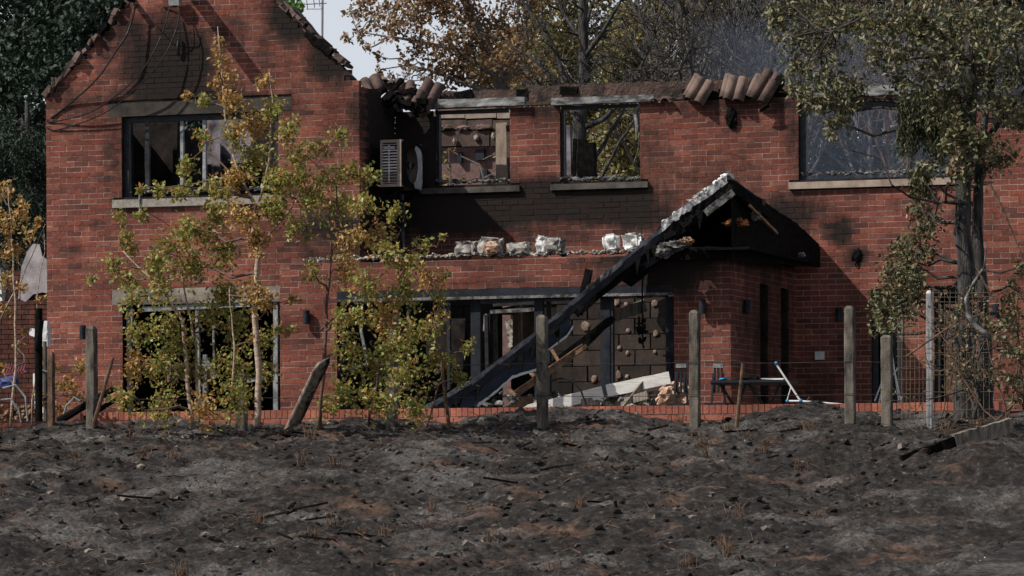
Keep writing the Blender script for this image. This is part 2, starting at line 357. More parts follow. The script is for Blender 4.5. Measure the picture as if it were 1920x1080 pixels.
YG, YE = -1.44, -3.5
GL = P(88, 500, YG).x; GR = P(675, 500, YG).x
EXL = P(525, 600, YE).x; EXR = P(1370, 600, YE).x
MR = P(1990, 500, 0).x + .8
ZP = -.25                                     # patio level
def rect(x0, x1, y0, y1, Y):
    a = P(x0, (y0+y1)/2, Y).x; b = P(x1, (y0+y1)/2, Y).x; xm = (x0+x1)/2
    return (a, b, P(xm, y1, Y).z, P(xm, y0, Y).z)
def snap(r, lo=True, hi=True):
    return (r[0], r[1], round(r[2]/CHH)*CHH, round(r[3]/CHH)*CHH)
W0 = snap(rect(228, 522, 212, 362, YG)); D0 = snap(rect(230, 523, 567, 850, YG)); D0 = (D0[0], EXL, ZP-.1, D0[3])
W1 = snap(rect(815, 956, 203, 345, 0)); W2 = snap(rect(1050, 1200, 197, 341, 0)); W3 = snap(rect(1497, 1780, 182, 328, 0))
DA = snap(rect(1634, 1694, 540, 850, 0)); DA = (DA[0], DA[1], ZP-.1, DA[3])
DB = snap(rect(1752, 1828, 536, 850, 0)); DB = (DB[0], DB[1], ZP-.1, DB[3])
BO = snap(rect(632, 1264, 541, 850, YE)); BO = (BO[0], BO[1], ZP-.1, BO[3])

house = thing('burnt_brick_house', 'roofless fire-gutted red brick house with soot-stained gable and empty window openings', 'house', (0, 0, ZP))

# gable block -------------------------------------------------
gl = [P(88, 178, YG), P(240, 3, YG), P(374, -150, YG), P(530, 4, YG), P(655, 128, YG), P(662, 150, YG), P(676, 152, YG)]
def gtop(t):
    x = GL+t
    for a, b in zip(gl, gl[1:]):
        if a.x-.05 <= x <= b.x: return a.z+(b.z-a.z)*(x-a.x)/(b.x-a.x+1e-9)-.03
    return gl[-1].z-.03 if x > gl[-2].x else gl[0].z-.03
rel = lambda r, X0: (r[0]-X0, r[1]-X0, r[2], r[3])
LI0 = rect(203, 547, 187, 212, YG); LI0 = (LI0[0], LI0[1], W0[3], W0[3]+.19)
LD0 = rect(210, 523, 536, 566, YG); LD0 = (LD0[0], EXL, D0[3], D0[3]+.225)
SI0 = (P(213, 368, YG).x, P(530, 368, YG).x, W0[2]-.15, W0[2])
wall_bricks((GL, YG, 0), (1,0,0), (0,-1,0), GR-GL, -.3, gtop, [rel(W0, GL), rel(D0, GL), rel(LI0, GL), rel(LD0, GL), rel(SI0, GL), (EXL+.02-GL, 99, -1, P(560, 505, YE).z)])
# gable right return (faces +X), seen in its own shade
gtz = gl[-1].z
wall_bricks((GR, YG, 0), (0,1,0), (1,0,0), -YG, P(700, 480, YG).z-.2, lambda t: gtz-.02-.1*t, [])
# main front --------------------------------------------------
topz = P(1000, 200, 0).z
def mtop(t):
    x = GR+t; px = px_of((x, 0, 3))[0]
    if px < 1232: return topz+.015*math.sin(px*.1)
    if px < 1497: return P(1350, 189, 0).z+.01
    if px < 1790: return P(1350, 189, 0).z+.01
    return P(1350, 189, 0).z+.01-min(.55, (px-1790)*.006)
SI1 = (P(790, 350, 0).x, P(976, 350, 0).x, W1[2]-.12, W1[2]); SI2 = (P(1034, 350, 0).x, P(1216, 350, 0).x, W2[2]-.12, W2[2])
SI3 = (P(1480, 336, 0).x, P(1792, 336, 0).x, W3[2]-.13, W3[2])
zfl = P(900, 480, 0).z                       # flat roof level
JX = P(1262, 600, 0).x
mops = [W1, W2, W3, DA, DB, SI1, SI2, SI3]
hole = rect(1601, 1616, 472, 488, 0)
wall_bricks((GR, 0, 0), (1,0,0), (0,-1,0), MR-GR, -.3, mtop, [rel(r, GR) for r in mops+[hole]]+[(-1, EXR-GR, -1, zfl-.35)], single=True)
# extension front and its right return ------------------------
ETZ = round(P(900, 486, YE).z/CHH)*CHH
def etop(t): return ETZ + (0 if t < (P(1240, 480, YE).x-EXL) else .02)
wall_bricks((EXL, YE, 0), (1,0,0), (0,-1,0), EXR-EXL, -.3, etop, [rel(BO, EXL)])
wl1 = XP(1425, 600, EXR).y; wl2 = XP(1440, 600, EXR).y; wl3 = XP(1464, 600, EXR).y; wl4 = XP(1479, 600, EXR).y
zwl = XP(1450, 534, EXR).z
R1 = (wl1-YE, wl2-YE, ZP-.1, zwl); R2 = (wl3-YE, wl4-YE, ZP-.1, zwl)
wall_bricks((EXR, YE, 0), (0,1,0), (1,0,0), -YE, -.3, lambda t: ETZ, [R1, R2])

# bricks: the ones that show best as objects, the rest as one laid mass
front = put('brick_front', None, house) if False else None
mo = MO.build('mortar_joints', M['mortar'], house)
bs = BR.build('laid_bricks', M['brick'], house, kind='stuff', label='stretcher-bond red bricks of the walls, many blackened by soot')
sb = MB(); sb.box((0,0,0), (BL, .030, BH), None, .001)
sme = sb.mesh('brick', M['brick'])
random.shuffle(SINGLES)
for i, (p, ry, sv) in enumerate(SINGLES):
    if i < 290:
        b = bpy.data.objects.new('brick', sme); COL.objects.link(b); b.parent = house; b.matrix_parent_inverse = par_inv(house)
        b.location = p; b.rotation_euler = (0, ry, 0); b['soot'] = float(sv)
REST = SINGLES[290:]
if REST:
    rb = MB()
    me = bs.data; base = BR
    for (p, ry, sv) in REST:
        n0 = len(rb.v); rb.box(p, (BL, .030, BH), None, .0016); rb.a += [sv]*8
    BR.v += rb.v; off = len(BR.v)-len(rb.v); BR.f += [tuple(i+off for i in f) for f in rb.f]; BR.a += rb.a
    bs.data = BR.mesh('laid_bricks', M['brick'])

# wall cores (inner leaves, reveals) --------------------------
cw = MB()
core(cw, GL+.002, GR-.012, YG+.012, YG+.3, ZP-.2, W0[3]+.19, [W0, D0])
gp = [Vector((max(GL+.01, min(GR-.012, q.x)), YG+.012, q.z-.12)) for q in gl]
cw.prism([Vector((GL+.01, YG+.012, W0[3]+.191))]+gp+[Vector((GR-.012, YG+.012, W0[3]+.191))], (0, .28, 0))
cw.bb(GR-.3, GR-.008, YG+.301, -.001, ZP-.2, gtz-.15)
cw.build('gable_wall_core', M['core'], house)
cm = MB(); zt = topz-.02
core(cm, GR, MR, .012, .30, ZP-.2, zt-.06, [W1, W2, W3, DA, DB, hole, rect(930, 1006, 560, 850, 0)])
cm.build('front_wall_core', M['core'], house)
ce = MB()
core(ce, EXL+.01, EXR-.012, YE+.012, YE+.3, ZP-.2, ETZ-.01, [BO])
for (a, b) in ((YE+.301, wl1), (wl2, wl3), (wl4, -.001)): ce.bb(EXR-.3, EXR-.008, a, b, ZP-.2, ETZ-.02)
ce.bb(EXR-.3, EXR-.008, wl1, wl4, zwl, ETZ-.021)
ce.bb(EXL+.01, EXL+.3, YE+.301, YG-.001, ZP-.2, ETZ-.02)
ce.build('extension_wall_core', M['core'], house)
# charred inner leaf standing above the front wall
il = MB()
prev = None
xa = P(800, 170, .35).x; xb = P(1490, 170, .35).x; n = 60
pts = []
for i in range(n+1):
    x = xa+(xb-xa)*i/n; pxx = px_of((x, .35, 4))[0]
    z = P(1100, 158, .35).z + .012*mnoise.noise(Vector((i*.9, 0, 0))) + (-.03 if pxx < 985 else 0)
    if pxx > 1225: z = P(1300, 152, .35).z
    if pxx > 1440: z -= .12
    pts.append(Vector((x, .302, z+random.uniform(-.008, .008))))
il.prism([Vector((xa, .302, W1[3]+.06))]+pts+[Vector((xb, .302, W1[3]+.06))], (0, .12, 0))
il.build('inner_wall_top', mat('scorched_render', (.022,.018,.016), (.13,.08,.065), 5, .95, 1.0, 25, lo=.35, hi=.7, bdist=.03), house)
# coarse flaked blocks on that inner leaf
random.seed(3)
x = xa
while x < P(1285, 170, .3).x:
    wdt = random.uniform(.16, .34); pxx = px_of((x, .3, 4))[0]
    if random.random() < .22:
        zz = P(pxx, 176 if pxx < 985 else 170, .3).z+random.uniform(-.03, .05)
        MB().box((x+wdt/2, .298, zz), (wdt-.02, .03, random.uniform(.04, .12)), Matrix.Rotation(random.uniform(-.22, .22), 3, 'Y'), .026).build('wall_flake', M['char'], house)
    x += wdt

# interior ----------------------------------------------------
it = MB()
ZF = P(900, 372, 0).z                       # first floor top
bk = 5.2
it.bb(GL+.01, GR-1.3, YG+.31, bk, ZF-.25, ZF-.02)                # floors
it.bb(GR+.01, MR, .31, bk, ZF-.27, ZF-.03)
it.build('charred_upper_floor', M['core'], house)
it = MB(); it.bb(GL+.01, GR-3.6, bk, bk+.25, ZP, W0[3]+1.1); it.bb(GR-3.599, GR-1.4, bk, bk+.25, ZP, W0[3]+.25); it.bb(GL+.01, GL+.25, YG+.301, bk-.002, ZP, W0[3]+.24)
it.bb(GR, MR, bk, bk+.25, ZP, ZF-.3); it.build('rear_wall', M['core'], house)
# plastered partitions seen through the gable window
for (x0, x1, y0, y1, Yp) in ((274, 332, 195, 350, .9), (386, 470, 190, 268, 1.6), (398, 412, 268, 370, 1.5), (250, 272, 210, 352, .5)):
    r = rect(x0, x1, y0, y1, Yp)
    MB().bb(r[0], r[1], Yp, Yp+.08, r[2]-.3, r[3], .02).build('plaster_partition', M['plaster'] if x0 > 380 else M['core'], house)

# blockwork behind the bifold opening -------------------------
random.seed(11)
bz = ZP; row = 0
dop = rect(928, 1008, 560, 850, 0)
bme = {}
while bz+.2 < zfl-.36:
    x = P(700, 600, 0).x - (.22 if row % 2 else 0)
    while x < EXR-.32:
        x0 = max(x, GR+.01); x1 = min(x+.44, EXR-.31)
        mid = (x0+x1)/2
        if x1-x0 > .12 and not (dop[0] < x1 and x0 < dop[1] and bz < dop[3]):
            b = MB(); b.box((mid, .004+random.uniform(-.004, .004), bz+.105), (x1-x0-.012, .03, .203), None, .003)
            b.a = [ .15+.85*max(0, min(1, (1120-px_of((mid,0,bz))[0])/120)) + .25*random.random()]*8
            ob = b.build('concrete_block', M['block'], house)
        x += .45
    bz += .215; row += 1
# daub discs of plasterboard adhesive
MB().prism([P(x_, y_, -.03) for (x_, y_) in ((1232, 566), (1250, 556), (1263, 556), (1263, 640), (1250, 632), (1240, 618), (1231, 603), (1235, 585))], (0, .02, 0)).build('dark_hole_patch', M['char'], house)  # flat black sheet stands in for the dark of a hole
for (px, py, r) in ((1156,567,9),(1174,571,6),(1227,569,9),(1230,625,8),(1161,653,6),(1177,662,6),(1160,703,9),(1176,706,6),(1110,560,8),(1098,612,12),(1114,711,9),(1178,620,6),(1228,660,5)):
    c = P(px, py, -.02); k = .0066*r
    MB().lump(c, (k*.75, .014, k*.85), 3, .4, 1.1).build('adhesive_daub', M['daub'], house, smooth=True)

# lintels, sills ----------------------------------------------
def slab(name, r, Y0, Y1, m, jit=.003, **kw): return MB().bb(r[0], r[1], Y0, Y1, r[2], r[3], jit).build(name, m, house, **kw)
slab('lintel', (LI0[0], LI0[1], LI0[2]+.002, LI0[3]-.003), YG-.004, YG+.011, M['sootdark'])
slab('lintel', (LD0[0], LD0[1], LD0[2]+.002, LD0[3]-.003), YG-.003, YG+.011, M['browned'])
for r, Y, m in ((SI0, YG, M['concrete']), (SI1, 0, M['sootconcrete']), (SI2, 0, M['sootconcrete']), (SI3, 0, M['tan'])):
    s = MB(); p = .055
    s.prism([Vector((r[0], Y-p, r[2]+.004)), Vector((r[0], Y-p, r[3]-.035)), Vector((r[0], Y+.28, r[3]-.004)), Vector((r[0], Y+.28, r[2]+.004))], (r[1]-r[0], 0, 0))
    s.build('window_sill', m, house)
def lint(x0, y0, x1, y1, th, Y=-.03, m='lintelgrey'):
    a = P(x0, y0, Y); b = P(x1, y1, Y)
    return MB().beam(a, b, .12, th, (0,0,1), 14, .07).build('lintel', M[m], house)
lint(805, 196, 986, 190, .115); lint(1036, 191, 1228, 184, .095); lint(1494, 176, 1790, 165, .13)

# window frames -----------------------------------------------
def frame(r, Y, bars_v, th=.055, m='frame', left=True, right=True, top=True):
    f = MB(); d = .07
    if left: f.bb(r[0], r[0]+th, Y, Y+d, r[2], r[3], .006)
    if right: f.bb(r[1]-th, r[1], Y, Y+d, r[2], r[3], .006)
    if top: f.bb(r[0]+th, r[1]-th, Y+.003, Y+d, r[3]-th, r[3], .006)
    fo = f.build('window_frame', M[m], house)
    for (px, y0, y1, tk, mm) in bars_v:
        a = P(px, y0, Y+.03); b = P(px, y1, Y+.03)
        MB().beam(a, b, tk, .05, (0,1,0), 6, .15).build('mullion', M[mm], fo)
frame(W0, YG+.08, [(277, 215, 360, .06, 'frame'), (342, 222, 360, .05, 'framegrey'), (384, 222, 355, .05, 'framegrey'), (242, 215, 350, .02, 'charash')], .08)
frame(W1, .06, [(819, 206, 340, .03, 'charash')], .05, right=False)
frame(W2, .06, [], .045, right=False); frame(W3, .06, [], .10, right=False)
# hanging flakes on jambs of the second window
MB().tube([P(1196, 200, .05), P(1192, 215, .04), P(1195, 238, .03), P(1193, 262, .05)], [.02, .035, .03, .008], 6).build('melted_frame_strip', M['framegrey'], house)
MB().tube([P(1199, 262, .05), P(1196, 285, .04), P(1188, 305, .03)], [.01, .012, .006], 5).build('melted_frame_strip', M['charash'], house)
for (px, y0, y1, t_) in ((1066, 235, 328, .07), (1078, 260, 330, .05), (1092, 262, 330, .12), (1107, 268, 330, .14)):
    MB().beam(P(px, y0, 1.2), P(px+random.uniform(-2, 2), y1, 1.2), t_, t_, (0,1,0), 5, .12).build('charred_stud', M['char' if px > 1070 else 'plaster'], house)
# inner wall with corbel stones seen through the first window
iw = MB(); Yi = 3.2
r = rect(826, 958, 205, 274, Yi); 
for row_, (ya, yb) in enumerate(((206, 222), (224, 243), (245, 274))):
    x = 824
    while x < 960:
        wd = random.uniform(28, 60); rr = rect(x, min(x+wd, 962), ya, yb, Yi); x += wd
        MB().bb(rr[0]+.004, rr[1]-.004, Yi+random.uniform(-.01,.01), Yi+.2, rr[2]+.004, rr[3]-.004, .006).build('inner_block', M['tan' if row_ == 0 else 'tiledark'], house)
MB().bb(r[0], r[1]+.1, Yi+.03, Yi+.19, r[2]+.01, r[3]-.01).build('inner_wall', M['core'], house)
for (px, py, rx, ry) in ((834, 239, 13, 5), (868, 240, 13, 5), (905, 238, 16, 5), (853, 265, 4, 7), (893, 258, 5, 6), (925, 256, 4, 7)):
    MB().lump(P(px, py, Yi-.03), (rx*.0078, .035, ry*.0078), 3, .4, 2).build('clay_tile_stub', M['tile'] if ry == 5 else M['tan'], house)
r = rect(930, 949, 230, 338, 1.0); MB().bb(r[0], r[1], 1.0, 1.2, r[2]-.3, r[3], .01).build('inner_pier', M['tan'], house)
r = rect(950, 962, 236, 338, .5); MB().bb(r[0], r[1]+.2, .5, .6, r[2]-.3, r[3], .02).build('inner_pier', M['tiledark'], house)

# patio door frame in the gable --------------------------------
Yd = YG+.06
def bar(x0, y0, x1, y1, t_, m, Y=Yd, name='door_frame_bar', parent=None, wob=.08):
    return MB().beam(P(x0, y0, Y), P(x1, y1, Y), t_, t_, (0,1,0), 6, wob).build(name, M[m], parent or house)
bar(268, 580, 470, 570, .07, 'framegrey'); bar(242, 572, 245, 790, .06, 'frame'); bar(247, 580, 243, 650, .05, 'framegrey')
bar(370, 578, 374, 795, .05, 'framegrey'); bar(518, 566, 518, 800, .065, 'framegrey'); bar(385, 665, 385, 795, .055, 'framegrey'); bar(388, 672, 402, 710, .05, 'framegrey')
bar(465, 715, 500, 705, .05, 'framegrey'); bar(420, 725, 460, 718, .035, 'charash'); bar(400, 580, 402, 700, .03, 'charash')

# bifold frame -------------------------------------------------
Yb = YE+.10
t0 = BO[3]
f = MB(); f.bb(BO[0]+.003, BO[1]-.003, YE-.01, YE+.16, t0-.115, t0-.003); hf = f.build('door_head_frame', M['slate'], house)
f = MB(); f.bb(BO[0]+.01, BO[1]-.01, YE-.028, YE-.013, t0-.135, t0-.10); f.build('melted_drip_strip', M['charash'], house)
def vbar(px, wpx, y0, y1, m='slate', Y=Yb, name='door_stile'):
    r_ = rect(px-wpx/2, px+wpx/2, y0, y1, Y); return MB().bb(r_[0], r_[1], Y-.03, Y+.05, r_[2]-.2, r_[3], .003).build(name, M[m], house)
for (px, wp) in ((640, 12), (893, 18), (1011, 16), (1136, 18), (1257, 14)): vbar(px, wp, 556, 800)
for (px, wp) in ((747, 8), (766, 5), (842, 5)): vbar(px, wp, 560, 760, 'frame')
vbar(1029, 6, 560, 790, 'frame', Yb+.3); vbar(1148, 5, 560, 790, 'frame', Yb+.01)
bar(665, 565, 855, 560, .05, 'framegrey', Yb-.02); bar(900, 566, 1005, 560, .06, 'frame', Yb); bar(1020, 562, 1128, 556, .05, 'frame', Yb); bar(1145, 558, 1252, 553, .05, 'charash', Yb)
bar(675, 610, 690, 682, .035, 'framegrey', Yb+.1); bar(652, 692, 690, 682, .035, 'framegrey', Yb+.1); bar(830, 570, 843, 600, .03, 'framegrey', Yb+.3); bar(843, 600, 842, 650, .025, 'charash', Yb+.3)
bar(920, 585, 1003, 580, .05, 'charash', -1.2); bar(925, 572, 1003, 568, .04, 'frame', -1.2); bar(930, 590, 932, 700, .07, 'char', -1.2); bar(912, 590, 914, 700, .05, 'frame', -1.2)
MB().tube([P(1243, 667, Yb-.05), P(1257, 667, Yb-.05), P(1258, 690, Yb-.05)], .012, 6).build('door_handle', M['slate'], house)
# rooms behind: pale remnants beyond the doorway
for (x0, x1, y0, y1, Y, m) in ((940, 968, 575, 590, 1.2, 'tan'), (962, 972, 590, 665, 1.0, 'tan'), (980, 1003, 572, 650, 1.6, 'tan'), (948, 960, 600, 650, 2., 'rubble'), (800, 870, 600, 690, -1.0, 'core'), (905, 912, 590, 620, -1.0, 'plaster')):
    r_ = rect(x0, x1, y0, y1, Y); MB().bb(r_[0], r_[1], Y, Y+.1, r_[2], r_[3], .03).build('broken_partition', M[m], house)
# side slot windows: dark glass set back
for (a, b) in ((wl1, wl2), (wl3, wl4)):
    MB().bb(EXR-.2, EXR-.17, a-.002, b+.002, ZP, zwl+.002).build('side_window', M['frame'], house)
for r_, c_ in ((DA, 'frame'), (DB, 'wood')):
    d_ = MB().bb(r_[0]+.01+(.1 if c_ == 'wood' else .25), r_[1]-.01, .1, .14, ZP, r_[3]-.22, .004).build('door_panel', M[c_ if c_ == 'frame' else 'stick'], house)
    MB().bb(r_[0], r_[0]+.06, .08, .16, ZP, r_[3]).bb(r_[0]+.062, r_[1], .08, .16, r_[3]-.06, r_[3]).build('door_frame', M['frame'], house)
bar(1689, 545, 1690, 790, .07, 'greywood', .02)
MB().lump(P(1608, 480, -.0), (.075, .03, .085), 3, .5).build('burnt_vent_rim', M['char'], house)
MB().tube([P(1607, 488, -.02), P(1604, 496, -.03), P(1607, 503, -.01)], [.02, .012, .004], 5).build('burnt_vent_drip', M['char'], house)
MB().lump(P(1371, 221, -.03), (.075, .05, .135), 3, .5, 4).build('melted_alarm_box', M['char'], house)
# down pipe by the corner, streaked with ash
pp = P(752, 362, -.09); pq = P(756, 474, -.09)
MB().tube([pp, P(757, 400, -.09), P(755, 440, -.1), pq], [.035, .03, .028, .032], 8).build('down_pipe', mat('ash_streaked_pipe', (.01,.01,.012), (.22,.24,.3), 9, .7, .3, 60, lo=.45, hi=.75, stretch=(2,2,.6)), house)

# broken verge of the gable ------------------------------------
random.seed(5)
def verge(a, b, n, step, m):
    for i in range(n):
        t_ = (i+.5)/n; c = Vector(a).lerp(Vector(b), t_)
        d = (Vector(b)-Vector(a)).normalized(); ang = math.atan2(d.z, d.x)+random.uniform(-.35, .35)
        k = MB(); k.box(c+Vector((0, random.uniform(-.04, .06), random.uniform(-.02, .03))), (random.uniform(.06, .17), .14, random.uniform(.03, .085)), Matrix.Rotation(-ang, 3, 'Y'), .014)
        k.build('verge_fragment', M[random.choice(m)], house)
verge(gl[0], gl[1], 26, 0, ['tile', 'tiledark', 'tiledark', 'char', 'tile'])
verge(P(520, -4, YG), gl[4], 20, 0, ['tiledark', 'char', 'tiledark', 'tile'])
# verge boards lying along the right slope
MB().beam(P(548, 18, YG+.1), P(602, 82, YG+.1), .22, .09, (0,0,1), 6, .1).build('verge_board', M['tiledark'], house)
MB().beam(P(575, 62, YG-.02), P(622, 100, YG-.02), .12, .09, (0,0,1), 6, .15).build('verge_board', M['char'], house)

# roof tiles: a curved double-roll profile ----------------------
def tile_mesh(nm, m, rolls=2, L=.35, rr=.062):
    k = MB(); N = 8; n0 = 0; prof = []
    for q in range(rolls):
        cx = q*.152
        for i in range(N+1):
            a = math.pi*(1-i/N); prof.append((cx+rr*math.cos(a), rr*math.sin(a)*.95))
        prof.append((cx+.09, .0))
    for th in (0, -.014):
        for y in (0, L):
            for (x, z) in prof: k.v.append((x, y, z+th))
    m_ = len(prof)
    for i in range(m_-1):
        k.f += [(i, i+1, m_+i+1, m_+i), (2*m_+i+1, 2*m_+i, 3*m_+i, 3*m_+i+1), (i+1, i, 2*m_+i, 2*m_+i+1), (m_+i, m_+i+1, 3*m_+i+1, 3*m_+i)]
    k.f += [(0, m_, 3*m_, 2*m_), (m_-1, 3*m_-1, 4*m_-1, 2*m_-1)]
    me = k.mesh(nm, m); me.shade_smooth(); return me
tm = tile_mesh('roof_tile', M['tile']); tm1 = tile_mesh('roof_tile', M['tile'], 1); tmd = tile_mesh('roof_tile', M['tiledark'])
def tile(me, px, py, Y, pitch, roll_, yaw, sc=1.0):
    o_ = put('roof_tile', me, house); o_.location = P(px, py, Y); o_.rotation_euler = (math.radians(pitch), math.radians(roll_), math.radians(yaw)); return o_
tile(tm, 1291, 186, -.10, 66, 22, -12); tile(tm1, 1287, 182, -.06, 68, 22, -10)
tile(tm, 1363, 187, -.12, 68, 7, -6); tile(tm1, 1356, 184, -.08, 68, 7, -6)
tile(tmd, 1410, 185, -.12, 66, 22, -10); tile(tmd, 1420, 172, .02, 66, 20, -8); tile(tm1, 1402, 182, -.05, 68, 22, -8)
tile(tm, 1226, 191, -.10, 4, 0, 0); tile(tm1, 1246, 188, -.08, 3, 0, 0)
tile(tmd, 753, 204, -.3, 66, 20, -18); tile(tmd, 768, 208, -.25, 62, 30, -10); tile(tmd, 745, 178, -.1, 40, 10, 20); tile(tmd, 700, 185, -.1, 60, -20, 30)
tile(tm, 702, 158, .1, 12, -8, 24); tile(tmd, 742, 160, .15, 10, 18, 60); tile(tmd, 786, 186, 0, 62, 24, 14)
MB().beam(P(683, 152, -.2), P(712, 196, -.5), .07, .06, (0,1,0), 4, .1).build('charred_batten', M['tiledark'], house)
MB().beam(P(735, 170, -.1), P(755, 148, -.1), .05, .10, (0,1,0), 4, .25).build('charred_batten', M['char'], house)
MB().beam(P(1436, 190, -.05), P(1465, 150, .1), .10, .18, (0,1,0), 5, .3).build('charred_batten', M['char'], house)
MB().tube([P(1440, 195, -.14), P(1428, 205, -.14), P(1424, 212, -.12)], [.05, .03, .006], 5).build('hanging_char', M['char'], house)
# row of charred soffit under the tiles
k = MB()
for i in range(26):
    px = 1288+i*7.4; k.box(P(px, 180+random.uniform(-3, 3), .12), (.07, .16, random.uniform(.05, .16)), Matrix.Rotation(random.uniform(-.3, .3), 3, 'Y'), .015)
k.build('charred_wall_plate', M['char'], house)
# dark mass joining gable and front at eaves
k = MB()
for i in range(34):
    px = random.uniform(682, 800); k.box(P(px, random.uniform(168, 205), random.uniform(-.5, .2)), (random.uniform(.06, .2), .12, random.uniform(.04, .12)), Matrix.Rotation(random.uniform(-1, 1), 3, 'Y'), .02)
k.build('burnt_eaves_debris', M['char'], house, kind='stuff')

# rubble on ledges (nobody could count it) ----------------------
random.seed(21)
def rubble(name, x0, y0, x1, y1, Y0, Y1, n, smin, smax, m, lbl, flat=.6):
    k = MB()
    for i in range(n):
        t_ = random.random(); Y = random.uniform(Y0, Y1); s_ = random.uniform(smin, smax)*random.uniform(.5, 1)
        c = P(x0+(x1-x0)*t_, y0+(y1-y0)*t_, Y)+Vector((0, 0, random.uniform(-.3, .9)*s_))
        if random.random() < .6: k.lump(c, (s_, s_*.8, s_*flat), 1, .6)
        else: k.box(c, (s_*2.4, s_, s_*.5), Matrix.Rotation(random.uniform(-.5, .5), 3, 'Y') @ Matrix.Rotation(random.uniform(-1, 1), 3, 'Z'), s_*.15)
    return k.build(name, M[m], None, kind='stuff', label=lbl, cat='rubble')
rubble('ledge_rubble', 570, 488, 1190, 472, YE+.02, YE+.25, 420, .015, .05, 'rubble', 'pale crumbs of ash and plaster along the flat roof edge')
rubble('ledge_rubble', 780, 482, 1240, 471, YE+.02, YE+.3, 90, .02, .055, 'foam', 'grey flakes among the blocks along the flat roof edge')
rubble('window_rubble', 240, 362, 520, 354, YG+.0, YG+.25, 120, .015, .045, 'charash', 'ash and char lying on the sill of the gable window')
rubble('window_rubble', 820, 343, 970, 339, 0, .28, 150, .015, .05, 'charash', 'ash and char lying on the sill of the left small window')
rubble('window_rubble', 1052, 339, 1205, 334, 0, .28, 130, .015, .055, 'charash', 'ash and char lying on the sill of the middle small window')
rubble('window_rubble', 1500, 327, 1770, 322, .02, .28, 190, .015, .05, 'charash', 'ash and char lying on the sill of the wide right window')
rubble('foam_scraps', 858, 478, 1062, 475, YE+.03, YE+.22, 60, .03, .075, 'foam', 'grey scorched foam scraps lying between the blocks on the flat roof edge')
# foam blocks on the ledge
random.seed(31)
for (px, py, wd, ht, m, lb) in ((875, 466, 40, 26, 'foam', 'grey charred foam block, leftmost on the flat roof edge'), (921, 463, 50, 34, 'foam', 'large scorched foam block with a rusty brown hollow face'),
        (974, 466, 44, 24, 'foam', 'flat grey foam block on a pale scrap of board'), (1018, 461, 20, 34, 'white', 'tall narrow white foam chunk beside the grey slab'), (1040, 460, 34, 28, 'foam', 'wide grey wrinkled foam block right of the white chunk'),
        (1147, 456, 28, 30, 'white', 'pale square foam block standing alone left of the fallen roof edge'), (1187, 453, 34, 32, 'white', 'tilted pale foam block touching the fallen roof edge')):
    k = MB(); vs, fs = ICO[3]; c = P(px, py, YE+.12); s_ = .0069; off = Vector((px, 3, 1))
    out = []
    for v in vs:
        q = Vector([math.copysign(abs(t_)**.35, t_) for t_ in v]); q = q/ max(1, q.length/1.25)
        kk = 1+.34*mnoise.noise(v*2.6+off)+.22*mnoise.noise(v*7+off)
        out.append(c+Vector((q.x*wd/2*s_, q.y*.10, q.z*ht/2*s_))*kk)
    k.add(out, fs); k.build('foam_block', M[m], None, label=lb, cat='foam block', group='foam blocks on the flat roof edge')
MB().lump(P(921, 465, YE-.02), (.10, .05, .08), 3, .5).build('rust_core', M['pinkwool'], bpy.data.objects['foam_block.001'])

# ------------------------------------------------------------------ fallen roof
random.seed(41)
fr = thing('collapsed_porch_roof', 'black fire-collapsed porch roof slumped from the wall down across the bifold doors', 'collapsed roof', tuple(P(1000, 780, -5.2)))
A = P(1365, 336, -3.4)
L = [A, P(1300, 383, -3.6), P(1240, 428, -3.8), P(1130, 517, -4.2), P(1005, 622, -4.7), P(885, 713, -5.2), P(765, 783, -5.7)]
def along(path, off0, off1, depth, name, m, seg=6, wob=0, smooth=False):
    """a board that follows path: off0/off1 are drops below the path, depth goes back into the roof"""
    k = MB(); pts = []
    for a, b in zip(path, path[1:]):
        for i in range(seg): pts.append(a.lerp(b, i/seg))
    pts.append(path[-1]); n0 = 0
    for p in pts:
        w_ = lambda: random.uniform(-wob, wob)
        for dz, dy in ((-off0, 0), (-off1, 0), (-off1, depth), (-off0, depth)):
            k.v.append((p.x, p.y+dy+w_()*.5, p.z+dz+w_()))
    for i in range(len(pts)-1):
        for j in range(4): k.f.append((4*i+j, 4*i+4+j, 4*i+4+(j+1) % 4, 4*i+(j+1) % 4))
    k.f += [(0,1,2,3), tuple(4*(len(pts)-1)+j for j in (3,2,1,0))]
    return k.build(name, M[m], fr)
along(L[:3], .03, .27, .05, 'fascia_board', 'char', 8, .012)
along(L[2:], .04, .15, .05, 'fascia_board', 'slate', 8, .010)
along(L[:3], -.075, .045, .3, 'ashy_roof_edge', 'white', 9, .013)
along(L[2:4], -.01, .06, .22, 'metal_edge_trim', 'trim', 8, .008)
along([L[3].lerp(L[2], .2), L[3].lerp(L[4], .25)], -.03, .05, .2, 'metal_edge_trim', 'charash', 8, .012)
along(L[3:6], -.01, .06, .22, 'metal_edge_trim', 'trim', 8, .004)
along([L[5].lerp(L[6], .05), L[6]], -.025, .05, .2, 'metal_edge_trim', 'framegrey', 8, .012)
# deck behind the fascia: one boarded slope going back, burnt short towards the wall
k = MB(); N = 24; pts = []
for a, b in zip(L[:4], L[1:4]):
    for i in range(6): pts.append(a.lerp(b, i/6))
for p in pts:
    dep = 1.3+.35*mnoise.noise(Vector((p.x*3, 0, 0))) if p.z > L[2].z else .5+.3*mnoise.noise(Vector((p.x*4, 1, 0)))
    for dz in (-.06, -.10):
        k.v.append((p.x, p.y+.06, p.z+dz)); k.v.append((p.x+.1, p.y+dep, p.z+dz-.12))
for i in range(len(pts)-1):
    q = 4*i; k.f += [(q, q+4, q+5, q+1), (q+2, q+3, q+7, q+6), (q+1, q+5, q+7, q+3), (q, q+2, q+6, q+4)]
k.build('roof_deck', M['char'], fr)
